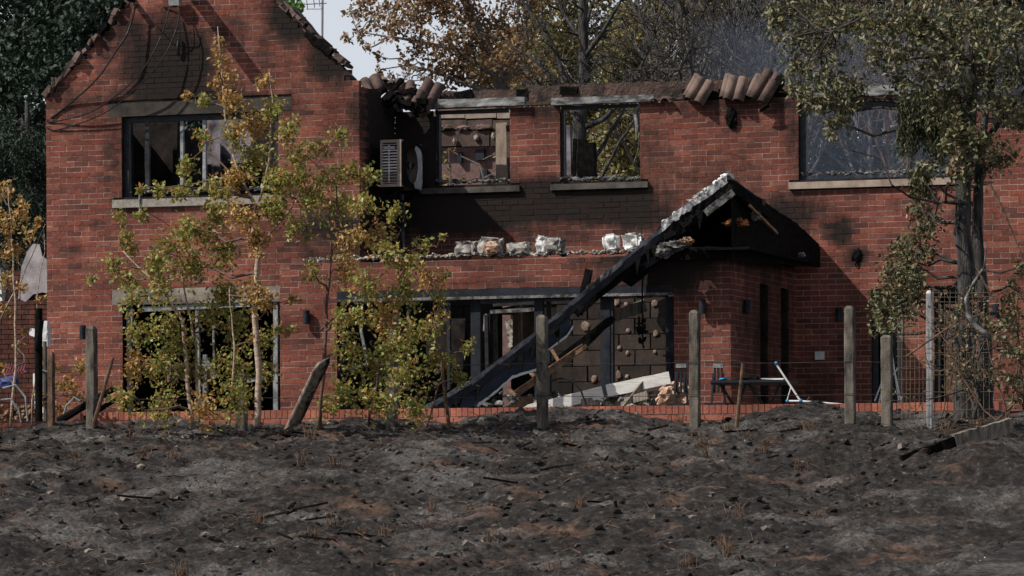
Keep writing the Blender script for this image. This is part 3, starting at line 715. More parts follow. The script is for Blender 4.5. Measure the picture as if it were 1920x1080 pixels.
# right slope: sagged from ridge to eave over the side wall
panel_pts = [(1364, 346), (1300, 398), (1246, 440), (1232, 462), (1226, 478), (1290, 474), (1374, 478), (1450, 487), (1528, 491), (1533, 466), (1490, 425), (1430, 385)]
PY = lambda x_: -3.2+max(0, x_-1372)*.0188
MB().prism([P(x_, y_, PY(x_)) for (x_, y_) in panel_pts], (0, .05, 0)).build('dark_gable_infill', M['char'], fr)  # black sheet stands in for the dark open inside of the gable
R_ = P(1537, 462, -.02); R2 = P(1537, 492, -.03); EF = P(1372, 480, YE-.35); AF = P(1352, 350, -3.2)
k = MB(); G = 14
for i in range(G+1):
    for j in range(G+1):
        u_, v_ = i/G, j/G
        top_ = (A+Vector((0, .12, 0))).lerp(R_, u_); bot = EF.lerp(R2, u_); p = top_.lerp(bot, v_)
        p = p + Vector((0, -.0, .05*mnoise.noise(Vector((u_*5, v_*5, 3)))-.10*math.sin(math.pi*u_)*math.sin(math.pi*v_)*0))
        if j == 0: p.z += .03*mnoise.noise(Vector((u_*14, 0, 9)))
        k.v.append(tuple(p))
n1 = len(k.v); k.v += [(x_, y_+.03, z_-.06) for (x_, y_, z_) in k.v[:n1]]
for i in range(G):
    for j in range(G):
        q = i*(G+1)+j; k.f += [(q, q+1, q+G+2, q+G+1), (n1+q, n1+q+G+1, n1+q+G+2, n1+q+1)]
for i in range(G):
    q = i*(G+1); k.f += [(q, q+G+1, n1+q+G+1, n1+q), (q+G, n1+q+G, n1+q+2*G+1, q+2*G+1)]
for j in range(G):
    k.f += [(j, n1+j, n1+j+1, j+1), (G*(G+1)+j, G*(G+1)+j+1, n1+G*(G+1)+j+1, n1+G*(G+1)+j)]
k.build('roof_slope', M['char'], fr)
MB().bb(EXR-.3, R2.x-.01, YE-.3, -.01, ETZ+.03, ETZ+.06, .004).build('added_soffit_board', M['char'], fr)  # added board, blocks a stripe of sun on the wall beside the return
along([A+Vector((0,-.05,.02)), P(1420, 373, -2.3), P(1432, 378, -2.1)], -.03, .05, .1, 'ridge_cap', 'frame', 8, .008)
along([P(1432, 382, -2.05), P(1490, 420, -1.0), P(1533, 459, -.1)], -.02, .05, .1, 'ridge_cap', 'char', 8, .012)
for i in range(26):
    q = random.randrange(0, len(L)-1); p = L[q].lerp(L[q+1], random.random()); ln = random.uniform(.04, .22)
    k = MB(); k.prism([p+Vector((-.05, -.02, -.12)), p+Vector((random.uniform(.0, .12), -.02, -.14)), p+Vector((random.uniform(-.06, .06), -.03, -.16-ln))], (0, .03, 0)); k.build('torn_flake', M['char'], fr)
for i in range(34):
    q = 0 if i < 18 else random.randrange(0, 2); p = L[q].lerp(L[q+1], random.random())
    MB().lump(p+Vector((0, .06, .07)), (random.uniform(.02, .07), .06, random.uniform(.015, .045)), 1, .7, 3).build('ash_crust', M['white' if i % 3 else 'charash'], fr)
# beams and hanging remnants inside
for (x0, y0, x1, y1, Y0, Y1, t_, m, nm) in ((1375, 360, 1322, 400, -3.5, -3.6, .07, 'charash', 'charred_beam'), (1372, 358, 1250, 458, -3.3, -3.4, .13, 'char', 'charred_beam'), (1366, 348, 1420, 386, -3.4, -2.6, .12, 'char', 'charred_beam'),
        (1236, 474, 1360, 476, -3.6, -3.6, .12, 'char', 'charred_beam'), (1395, 372, 1440, 405, -3.3, -2.3, .05, 'char', 'charred_beam'), (1405, 385, 1457, 437, -3.2, -1.9, .025, 'wood', 'split_batten')):
    MB().beam(P(x0, y0, Y0), P(x1, y1, Y1), t_, t_*1.3, (0,0,1), 7, .12).build(nm, M[m], fr)
k = MB(); random.seed(8)
for i in range(30):
    t_ = random.random(); k.box(P(1250+235*t_, 455+random.uniform(-30, 20)+20*t_, -3.0+2.2*t_), (random.uniform(.1, .3), random.uniform(.05, .3), random.uniform(.03, .16)), Matrix.Rotation(random.uniform(-.8, .8), 3, 'Y'), .03)
k.build('burnt_roof_debris', M['char'], fr, kind='stuff')
MB().lump(P(1380, 418, -3.32), (.16, .08, .055), 3, .7, 3).build('orange_insulation_scrap', mat('orange_insulation', (.08,.03,.01), (.42,.17,.06), 9, .95, .8, 50), fr)
for (px, py, Y, rx, rz, m) in ((1262, 462, -3.9, .16, .06, 'charash'), (1246, 470, -3.95, .10, .09, 'charash'), (1417, 403, -2.75, .06, .07, 'charash'), (1280, 455, -3.8, .07, .05, 'tile'), (1502, 478, -1.0, .05, .03, 'framegrey'), (1290, 452, -3.82, .06, .05, 'wood')):
    MB().lump(P(px, py, Y), (rx, .08, rz), 3, .7, 3).build('hanging_scrap', M[m], fr)
# blue metal soffit panels under the fascia
def panel(pts, Y, m, nm, ext=(0,.03,0)):
    return MB().prism([P(x_, y_, Y if not callable(Y) else Y(x_)) for (x_, y_) in pts], ext).build(nm, M[m], fr)
YL = lambda x_: -4.05-(1130-x_)*.0042
panel([(1010, 640), (1068, 592), (1066, 606), (1074, 612), (1064, 628), (1010, 668), (1000, 672)], YL, 'blue', 'metal_soffit_panel')
panel([(885, 728), (1005, 646), (1006, 690), (960, 706), (925, 735), (880, 765), (860, 772), (868, 745)], YL, 'blue', 'metal_soffit_panel')
panel([(1210, 505), (1240, 485), (1244, 470), (1214, 470), (1196, 488), (1200, 505)], YL, 'blue', 'metal_soffit_panel')
along([P(1074, 612, -4.35), P(1062, 630, -4.4), P(1010, 668, -4.6)], -.008, .016, .03, 'panel_lip', 'whitepaint', 6, .004)
along([P(1006, 692, -4.6), P(960, 706, -4.8), P(925, 737, -4.95), P(895, 760, -5.05)], -.008, .02, .03, 'panel_lip', 'whitepaint', 6, .006)
# rafters showing below
for (x0, y0, x1, y1, Y0, Y1, wd, ht, m, nm) in ((1095, 650, 965, 740, -4.1, -4.6, .05, .085, 'stick', 'broken_rafter'), (1100, 648, 1060, 676, -4.12, -4.2, .05, .05, 'wood', 'broken_rafter'), (1150, 595, 1095, 650, -4.0, -4.1, .05, .07, 'char', 'broken_rafter'), (1145, 600, 1030, 690, -3.95, -4.2, .05, .1, 'char', 'broken_rafter'),
        (1000, 745, 940, 775, -4.7, -4.8, .05, .1, 'stick', 'broken_rafter'), (1105, 505, 1085, 590, -4.0, -4.0, .06, .09, 'char', 'charred_beam'), (1205, 478, 1075, 585, -3.85, -4.1, .10, .16, 'char', 'charred_beam'), (1035, 655, 1050, 680, -4.2, -4.2, .05, .04, 'wood', 'splinter')
        , (988, 690, 1002, 706, -4.5, -4.5, .06, .04, 'wood', 'splinter'), (955, 730, 968, 742, -4.6, -4.6, .06, .04, 'wood', 'splinter'), (1210, 500, 1130, 530, -3.8, -3.9, .05, .05, 'char', 'charred_beam')):
    MB().beam(P(x0, y0, Y0), P(x1, y1, Y1), wd, ht, (0,0,1), 6, .1).build(nm, M[m], fr)
# cable curtain hanging from the roof edge
k = MB(); pts = [P(1206, 505, -3.9)]+[P(1205+random.uniform(-2, 2), 505+i*13, -3.8) for i in range(1, 12)]
k.tube(pts, .012, 5)
for i in range(14):
    q = P(1203+random.uniform(-7, 8), 590+random.uniform(0, 65), -3.8); k.lump(q, (random.uniform(.01, .05), .02, random.uniform(.02, .06)), 1, .7)
k.build('melted_hanging_cable', M['char'], fr)

# ------------------------------------------------------------------ things on and around the patio
def simple(mb, name, m, label, cat, group=None, smooth=False, **kw):
    d = dict(label=label, cat=cat); 
    if group: d['group'] = group
    d.update(kw); return mb.build(name, M[m], None, smooth, **d)
simple(MB().beam(P(1130, 585+15, -2.0), P(1210, 572, -1.5), .03, .16, (0,0,1), 6, .1), 'torn_board', 'greywood', 'grey torn board hanging inside the right-hand door opening', 'board')
simple(MB().beam(P(1120, 592, -3.2), P(1165, 580, -3.2), .05, .06, (0,0,1), 4, .1), 'split_board', 'wood', 'short split brown board beside the hanging grey board', 'board')
pl = MB(); pl.beam(P(968, 776, -4.35), P(1130, 735, -4.15), .04, .15, (0,0,1), 12, .05); simple(pl, 'fallen_plank', 'whiteplank', 'left length of whitewashed plank leaning over the rubble by the doors', 'plank', 'white planks on the rubble')
pl = MB(); pl.beam(P(1138, 733, -4.12), P(1256, 708, -4.0), .04, .155, (0,0,1), 12, .05); simple(pl, 'fallen_plank', 'whiteplank', 'right length of whitewashed plank ending at the door handle side', 'plank', 'white planks on the rubble')
random.seed(51)
wl = MB()
for i in range(13): wl.lump(P(1262+random.uniform(-20, 20), 742+random.uniform(-20, 14), -4.4+random.uniform(-.1, .1)), (random.uniform(.05, .11),)*3, 2, .7, 3)
simple(wl, 'wool_heap', 'pinkwool', 'heap of pinkish brown insulation wool at the right end of the doors', 'insulation')
def debris(name, x0, x1, y0, y1, Y0, Y1, n, m, label):
    k = MB()
    for i in range(n):
        c = P(random.uniform(x0, x1), random.uniform(y0, y1), random.uniform(Y0, Y1)); s_ = random.uniform(.03, .14)
        rt = Matrix.Rotation(random.uniform(-1, 1), 3, 'Y') @ Matrix.Rotation(random.uniform(-1.5, 1.5), 3, 'Z')
        if random.random() < .5: k.box(c, (s_*3, s_, .02), rt, .01)
        else: k.lump(c, (s_*.6, s_*.5, s_*.4), 1, .6)
    return k.build(name, M[m], None, kind='stuff', label=label, cat='rubble')
debris('patio_debris', 1010, 1250, 750, 800, -4.3, -3.0, 120, 'rubble', 'pale broken boards and rubble heaped behind the low wall')
debris('patio_debris', 880, 1260, 735, 800, -4.2, -2.5, 170, 'charash', 'ash-coated rubble heaped in the door opening')
debris('patio_debris', 650, 900, 720, 800, -4.4, -2.5, 120, 'char', 'black charred rubble behind the birch stems')
for (x0, y0, x1, y1, lb) in ((1215, 712, 1165, 775, 'narrow grey board leaning against rubble beside the wool heap'), (1150, 760, 1215, 740, 'short pale board lying below the right plank'), (1050, 765, 1110, 752, 'thin pale board lying below the left plank')):
    simple(MB().beam(P(x0, y0, -4.0), P(x1, y1, -4.3), .03, .10, (0,0,1), 4, .1), 'loose_board', 'greywood', lb, 'board', 'loose boards in the rubble')
# curved wires in rubble
for (a, b, c, lb) in (((1030, 715), (1070, 712), (1100, 760), 'dark bent wire arching over the left white plank'), ((1210, 775), (1235, 735), (1262, 722), 'black hose looping beside the wool heap'),):
    simple(MB().tube([P(*a, -4.5), P((a[0]+b[0])/2, (a[1]+b[1])/2-4, -4.5), P(*b, -4.5), P((b[0]+c[0])/2+3, (b[1]+c[1])/2-6, -4.5), P(*c, -4.5)], .012, 5), 'bent_wire', 'black', lb, 'wire')

# folded chairs
def chair(px, Y, label):
    t_ = thing('folding_chair', label, 'chair', (P(px, 750, Y).x, Y, ZP), 'folding chairs by the extension')
    b = P(px, 750, Y); x_ = b.x; h = P(px, 682, Y).z
    MB().bb(x_-.06, x_+.07, Y-.02, Y+.02, h-.05, h).build('back_panel', M['framegrey'], t_)
    for s_ in (-1, 0, 1): MB().bb(x_+s_*.045-.012, x_+s_*.045+.012, Y-.012, Y+.012, h-.36, h-.051).build('back_rail', M['slate'], t_)
    for s_ in (-1, 1): 
        MB().beam((x_+s_*.06, Y, h-.12), (x_+s_*.10, Y+.05*s_, ZP), .025, .025, (0,1,0)).build('leg', M['black'], t_)
    MB().bb(x_-.12, x_+.14, Y-.22, Y+.05, ZP+.40, ZP+.43).build('seat', M['black'], t_)
    MB().beam((x_-.09, Y-.2, ZP+.39), (x_+.1, Y+.04, ZP), .02, .02, (0,1,0)).build('strut', M['black'], t_)
chair(1277, -4.6, 'dark folding chair partly behind the wool heap and the door edge'); chair(1347, -4.6, 'dark folding chair with grey back at the left end of the table')
tb = thing('folding_table', 'long black folding table on the patio in front of the side wall', 'table', (P(1410, 725, -4.8).x, -4.8, ZP))
a = P(1340, 727, -4.8); b = P(1482, 727, -4.8); zt_ = .45
MB().bb(a.x, b.x, -5.0, -4.4, zt_-.05, zt_).build('table_top', M['black'], tb)
MB().bb(a.x, b.x, -5.012, -5.001, zt_-.03, zt_-.015).build('edge_strip', M['slate'], tb)
for (x0, x1) in ((a.x+.1, a.x+.45), (a.x+.42, a.x+.1), (b.x-.1, b.x-.5), (b.x-.5, b.x-.1)):
    MB().beam((x0, -4.9, zt_-.05), (x1, -4.6, ZP), .03, .03, (0,1,0)).build('leg', M['black'], tb)
k = MB(); k.lump((a.x+.40, -4.7, zt_+.03), (.13, .1, .04), 2, .6); simple(k, 'burnt_bundle', 'char', 'charred black bundle lying on the left half of the table', 'bundle')
simple(MB().box((a.x+.74, -4.75, zt_+.014), (.28, .2, .02), Matrix.Rotation(.03, 3, 'Y'), .006), 'paper_sheets', 'whitepaint', 'white sheets lying on the right half of the table', 'paper')
simple(MB().lump((a.x+.12, -4.85, zt_+.018), (.05, .05, .018), 2, .4), 'blue_cloth', 'bluepl', 'small bright blue scrap at the left end of the table', 'cloth')
ar = thing('clothes_airer', 'fallen white tube clothes airer with bright blue joints', 'airer', tuple(P(1480, 760, -5.4)))
for (x0, y0, x1, y1) in ((1455, 682, 1501, 752), (1475, 752, 1501, 752), (1501, 752, 1600, 760), (1483, 726, 1476, 750)):
    MB().tube([P(x0, y0, -5.4), P(x1, y1, -5.4)], .012 if x1 != 1476 else .007, 8).build('tube', M['whitepaint'], ar)
for (x, y) in ((1455, 681), (1476, 752), (1501, 751)):
    MB().lump(P(x, y, -5.41), (.021, .02, .021), 2, .15).build('joint', M['bluepl'], ar)
# pale folded rack beside the side door
ar = thing('folded_rack', 'white folded drying rack leaning by the narrow doorway beneath the oak leaves', 'rack', tuple(P(1660, 770, -1.5)))
for (x0, y0, x1, y1) in ((1648, 755, 1672, 660), (1672, 660, 1685, 750), (1640, 752, 1660, 700), (1684, 690, 1662, 720), (1676, 690, 1690, 755)):
    MB().tube([P(x0, y0, -1.5), P(x1, y1, -1.5)], .01, 6).build('tube', M['whitepaint'], ar)

# wall lamps
def lamp(px, y0, y1, Y, label, onX=None):
    c0 = P(px, y0, Y-.07) if onX is None else XP(px, y0, onX+.06); c1 = P(px, y1, Y-.07) if onX is None else XP(px, y1, onX+.06)
    c1.x = c0.x; c1.y = c0.y
    t_ = thing('wall_lamp', label, 'wall lamp', tuple(c1), 'black cylinder wall lamps')
    MB().tube([c0, c1], .045, 14).build('lamp_shade', M['slate'], t_, smooth=False)
    m_ = (c0+c1)/2
    if onX is None: MB().bb(m_.x-.03, m_.x+.03, Y-.028, Y+.0, m_.z-.04, m_.z+.04).build('bracket', M['black'], t_)
    else: MB().bb(onX, onX+.03, m_.y-.03, m_.y+.03, m_.z-.04, m_.z+.04).build('bracket', M['black'], t_)
lamp(155, 610, 636, YG, 'black wall lamp near the left corner of the gable, above the leftmost post')
lamp(574, 582, 608, YE, 'black wall lamp on the brick strip between patio door and bifold doors')
lamp(1317, 562, 588, YE, 'black wall lamp on the extension front right of the bifold doors')
lamp(1401, 562, 588, None, 'black wall lamp on the shaded side wall left of its slot windows', EXR)
lamp(1503, 577, 600, None, 'black wall lamp on the shaded side wall right of its slot windows', EXR)
lamp(1573, 577, 602, 0, 'black wall lamp in the slanting shadow left of the narrow doorway')
lamp(1867, 570, 596, 0, 'black wall lamp right of the charred trunks')
t_ = P(1538, 667, 0); k = MB().bb(t_.x-.06, t_.x+.06, -.06, -.001, t_.z-.055, t_.z+.055)
simple(k, 'junction_box', 'whitepaint', 'small white junction box low on the shaded brick wall', 'junction box')
# floodlight + cables on the gable
fl = thing('floodlight', 'grey floodlight at the top of the gable with cables hanging from it', 'floodlight', tuple(P(335, 10, YG-.1)))
c = P(328, 0, YG-.12); MB().box(c, (.16, .10, .14), Matrix.Rotation(.2, 3, 'X'), .004).build('housing', M['grey'], fl); MB().tube([P(306, 13, YG-.02), P(332, 12, YG-.08)], .012, 6).build('arm', M['black'], fl)
def cable(pts, rad, label, m='black'):
    q = []
    for i in range(len(pts)-1):
        p0 = pts[max(i-1, 0)]; p1 = pts[i]; p2 = pts[i+1]; p3 = pts[min(i+2, len(pts)-1)]
        for s_ in range(5):
            t_ = s_/5; f_ = lambda a_, b_, c_, d_: .5*(2*b_+(c_-a_)*t_+(2*a_-5*b_+4*c_-d_)*t_*t_+(3*b_-a_-3*c_+d_)*t_**3)
            q.append(P(f_(p0[0], p1[0], p2[0], p3[0]), f_(p0[1], p1[1], p2[1], p3[1]), f_(p0[2], p1[2], p2[2], p3[2])))
    q.append(P(*pts[-1])); simple(MB().tube(q, rad, 6), 'hanging_cable', m, label, 'cable', 'burnt cables hanging on the gable')
g_ = YG-.12
cable([(318, 12, g_), (305, 60, g_-.1), (275, 120, g_-.15), (235, 165, g_-.1), (170, 210, g_), (100, 228, YG-.02), (89, 226, YG-.01)], .010, 'thin cable curving from the floodlight down to the left corner of the gable')
cable([(336, 12, g_), (332, 50, g_-.1), (305, 110, g_-.15), (250, 170, g_-.15), (190, 215, g_), (110, 243, YG-.02), (89, 240, YG-.01)], .009, 'thin cable hanging from the floodlight in the longest, lowest curve')
cable([(255, 8, g_), (240, 60, g_-.05), (215, 100, g_-.1), (180, 150, g_-.05), (130, 195, YG-.03), (95, 222, YG-.02)], .014, 'thick black cable curving from the left roof edge to the corner')
cable([(256, 8, g_), (290, 45, g_-.02), (308, 58, g_), (345, 60, g_), (372, 66, YG-.02)], .007, 'thin cable sagging from the roof edge across to the right')
cable([(336, 12, g_), (337, 60, g_), (336, 100, YG-.03)], .006, 'straight cable hanging down below the floodlight')
cable([(336, 72, YG-.04), (333, 90, YG-.06), (336, 106, YG-.03)], .02, 'frayed black end of cable on the sooty brick')
cable([(262, 360, YG-.07), (261, 385, YG-.07), (263, 400, YG-.07)], .012, 'short whitish cable end drooping below the gable window sill', 'framegrey')
q = P(356, -22, YG); MB().beam(q, q+Vector((0, -.75, -.03)), .15, .12, (0,0,1), 5, .1).build('purlin_end', M['char'], house)
MB().beam(P(250, 0, YG), P(250, 0, YG)+Vector((0, -.22, 0)), .06, .05).build('purlin_end', M['char'], house)
# tv aerial
ta = thing('tv_aerial', 'thin rooftop television aerial on a mast against the pale sky', 'aerial', tuple(P(605, 90, 1.5)))
MB().tube([P(604, 90, 1.5), P(605, -60, 1.5)], .018, 8).build('mast', M['grey'], ta); MB().tube([P(570, 8, 1.5), P(612, 6, 1.5)], .009, 6).build('boom', M['grey'], ta)
for (x, y0, y1) in ((575, 0, 18), (588, -2, 14), (598, -4, 12)): MB().tube([P(x, y0, 1.4), P(x+2, y1, 1.6)], .006, 5).build('element', M['grey'], ta)
MB().tube([P(572, -4, 1.5), P(604, -3, 1.5)], .007, 5).build('element', M['grey'], ta); MB().tube([P(574, 17, 1.5), P(604, 17, 1.5)], .007, 5).build('element', M['grey'], ta)

# air conditioner on the gable's side wall ---------------------
ya = -1.10; yb2 = ya+.84
xl = P(713, 300, ya).x; xr = P(752, 300, ya).x; zl = P(730, 350, ya).z; zh = P(730, 262, ya).z
ac = thing('air_conditioner', 'burnt outdoor air conditioner with bare grille hung in the corner beside the gable', 'air conditioner', ((xl+xr)/2, ya, zl))
th_ = .025
k = MB(); k.bb(xl, xr, ya+.03, yb2, zl, zl+th_); k.bb(xl, xr, ya+.03, yb2, zh-th_, zh); k.bb(xl, xl+.02, ya+.03, yb2, zl+th_, zh-th_); k.bb(xl+.02, xr, yb2-.02, yb2, zl+th_, zh-th_)
k.build('casing', M['acmetal'], ac)
k = MB(); k.bb(xl, xl+.03, ya, ya+.03, zl, zh); k.bb(xr-.06, xr, ya, ya+.03, zl, zh); k.bb(xl+.03, xr-.06, ya, ya+.03, zh-.04, zh); k.bb(xl+.03, xr-.06, ya, ya+.03, zl, zl+.035); k.build('side_frame', M['acmetal'], ac)
n = 14
for i in range(n):
    z_ = zl+.05+(zh-zl-.12)*i/(n-1); MB().bb(xl+.031, xr-.061, ya+.006, ya+.016, z_, z_+.011, .001).build('slat', M['whitepaint'] if 3 < i < 12 else M['acmetal'], ac)
MB().bb((xl+xr)/2-.03, (xl+xr)/2-.018, ya-.002, ya+.004, zl+.06, zh-.07).build('grille_bar', M['whitepaint'], ac)
MB().bb(xl+.05, xr-.09, ya-.004, ya+.004, zh-.13, zh-.09).build('handle_plate', M['grey'], ac)
# fan side, facing +X: blackened panel with an open round mouth and blistered white crescent
k = MB(); cy_, cz_ = (ya+yb2)/2+.02, (zl+zh)/2; NR = 40; hw, hh, rr_ = (yb2-ya)/2-.022, (zh-zl)/2-.002, .255
ring = []
for i in range(NR):
    a_ = 2*math.pi*i/NR; c_, s_ = math.cos(a_), math.sin(a_); q = 1/max(abs(c_)/hw, abs(s_)/hh)
    ring.append(((ya+yb2)/2+.01+c_*q, cz_+s_*q, cy_+rr_*c_, cz_+rr_*s_))
for dx in (0, -.012):
    for (y1, z1, y2, z2) in ring: k.v += [(xr+.012+dx, y1, z1), (xr+.012+dx, y2, z2)]
for i in range(NR):
    j = (i+1) % NR; a_ = 2*i; b_ = 2*j; o2 = 2*NR
    k.f += [(a_, b_, b_+1, a_+1), (o2+a_, o2+a_+1, o2+b_+1, o2+b_), (a_+1, b_+1, o2+b_+1, o2+a_+1), (a_, o2+a_, o2+b_, b_)]
k.build('fan_panel', M['char'], ac)
k = MB(); NC = 18; pts = []
for i in range(NC+1):
    a_ = math.radians(70-150*i/NC); w_ = .03+.17*math.sin(math.pi*i/NC)**.8+.14*(i/NC)**3+.02*mnoise.noise(Vector((i*.8, 0, 0)))
    pts.append((cy_+(rr_-.04)*math.cos(a_), cz_+(rr_-.01)*math.sin(a_), cy_+(rr_+w_)*math.cos(a_), cz_+(rr_+w_*.8)*math.sin(a_)))
for (y1, z1, y2, z2) in pts: k.v += [(xr+.016, y1, max(z1, zl+.01)), (xr+.018, min(y2, yb2-.01), max(z2, zl+.01)), (xr+.0125, y1, max(z1, zl+.01)), (xr+.0125, min(y2, yb2-.01), max(z2, zl+.01))]
for i in range(NC): q = 4*i; k.f += [(q, q+4, q+5, q+1), (q, q+2, q+6, q+4), (q+1, q+5, q+7, q+3)]
k.build('blistered_paint', M['acwhite'], ac)
hub = MB().tube([(xr-.08, cy_, cz_), (xr-.02, cy_, cz_)], .05, 12).build('fan_hub', M['black'], ac)
for i in range(3):
    a_ = i*2.1; MB().box((xr-.05, cy_+.12*math.cos(a_), cz_+.12*math.sin(a_)), (.01, .17, .09), Matrix.Rotation(a_, 3, 'X') @ Matrix.Rotation(.4, 3, 'Y')).build('fan_blade', M['black'], hub)
for y_ in (ya+.1, yb2-.1): MB().beam((GR, y_, zl-.02), (xr, y_, zl-.02), .04, .04).beam((GR, y_, zl-.3), (xr-.05, y_, zl-.04), .03, .03).build('bracket', M['char'], ac)

# ------------------------------------------------------------------ low garden wall
random.seed(61)
YW = -6.5; zc = .115
xw0 = P(150, 780, YW).x; xw1 = P(1872, 765, YW).x
gw = thing('low_garden_wall', 'low red brick garden wall with an upright-brick coping along the patio', 'wall', ((xw0+xw1)/2, YW, ZP))
cmh = MB().box((0,0,0), (.066, .215, .102), None, .0012).mesh('coping_brick', M['coping'])
x = xw0; i = 0
while x < xw1:
    o_ = put('coping_brick', cmh, gw); o_.location = (x+.0375, YW+.10+random.uniform(-.003, .003), zc-.051+random.uniform(-.002, .002)); o_['soot'] = .25*random.random()**2
    x += .0755
MB().bb(xw0, xw1, YW+.002, YW+.2, ZP-.4, zc-.008).build('mortar_core', M['mortar'], gw)
sbb = MB().box((0,0,0), (BL, .03, BH), None, .0012).mesh('brick', M['coping'])
for row in range(3):
    x = xw0+(.11 if row % 2 else 0); zz = zc-.112-.0375-.075*row
    while x < xw1-.2:
        if row < 1:
            o_ = put('brick', sbb, gw); o_.location = (x+.1125, YW+.008+random.uniform(-.002, .002), zz); o_['soot'] = .3*random.random()
        x += .225
k = MB()
for row in range(1, 4):
    x = xw0+(.11 if row % 2 else 0); zz = zc-.112-.0375-.075*row
    while x < xw1-.2: k.box((x+.1125, YW+.008, zz), (BL, .03, BH), None, .0015); x += .225
k.a = [.15]*len(k.v); k.build('lower_bricks', M['coping'], gw, kind='stuff')

# ------------------------------------------------------------------ ground
def fbm(x, y, sc, oct_=5, seed=0):
    out = np.zeros_like(x); amp = 1; tot = 0
    r = np.random.default_rng(seed)
    for o_ in range(oct_):
        g = r.random((64, 64)); fx = (x*sc) % 64; fy = (y*sc) % 64
        ix = fx.astype(int); iy = fy.astype(int); tx = fx-ix; ty = fy-iy; tx = tx*tx*(3-2*tx); ty = ty*ty*(3-2*ty)
        a = g[ix % 64, iy % 64]; b = g[(ix+1) % 64, iy % 64]; c = g[ix % 64, (iy+1) % 64]; d = g[(ix+1) % 64, (iy+1) % 64]
        out += amp*(a*(1-tx)*(1-ty)+b*tx*(1-ty)+c*(1-tx)*ty+d*tx*ty-.5); tot += amp; amp *= .55; sc *= 2.03
    return out/tot*2
DPR = np.array([-60, 0, 18, 24, 30, 35, 38, 40.5, 42.5, 44.2, 60]); ZPR = np.array([-2.7, -2.6, -2.3, -2.05, -1.57, -1.04, -.63, -.33, -.155, -.20, -.20])
def ground_z(x, y):
    x = np.asarray(x, float); y = np.asarray(y, float)
    d = (y-CAM.y)/.951
    z = np.interp(d, DPR, ZPR)
    near = sm(-40, -28, y)*1.0
    z = z + (.16*fbm(x, y, .45, 4, 1)+.10*fbm(x, y, 1.4, 5, 2))*near*(.15+.85*(1-sm(-11.5, -9, y)))
    for (mx_, my_, rx_, ry_, h_) in MOUNDS: z = z+h_*np.exp(-((x-mx_)/rx_)**2-((y-my_)/ry_)**2)*(1+.5*fbm(x, y, 3., 4, 5))
    return z
MOUNDS = []
for (px, py, rx_, ry_, h_) in ((1535, 778, .66, .5, .17), (1450, 784, .5, .4, .10), (1110, 782, .75, .45, .20), (960, 787, .6, .4, .17), (330, 786, .9, .5, .16), (700, 788, 1.0, .5, .14), (1800, 790, 1.2, .6, .14), (120, 784, .5, .3, .12)):
    q = P(px, py, -8.3); MOUNDS.append((q.x, -8.3, rx_, ry_, h_))
for (px, py, Y, rx_, ry_, h_) in ((1900, 850, -14, 1.0, 1.0, .22), (1880, 890, -16.5, .5, .5, -.25), (1650, 830, -12.5, .8, .6, .12)):
    q = P(px, py, Y); MOUNDS.append((q.x, Y, rx_, ry_, h_))
def grid(name, xs, ys, zf, m, **kw):
    X_, Y_ = np.meshgrid(xs, ys, indexing='ij'); Z_ = zf(X_, Y_)
    co = np.stack([X_, Y_, Z_], -1).reshape(-1, 3); nx, ny = len(xs), len(ys)
    i, j = np.meshgrid(np.arange(nx-1), np.arange(ny-1), indexing='ij'); a = (i*ny+j).ravel(); f_ = np.stack([a, a+ny, a+ny+1, a+1], -1)
    me = bpy.data.meshes.new(name); me.from_pydata(co.tolist(), [], f_.tolist()); me.materials.append(m); me.shade_smooth()
    return put(name, me, None, **kw)
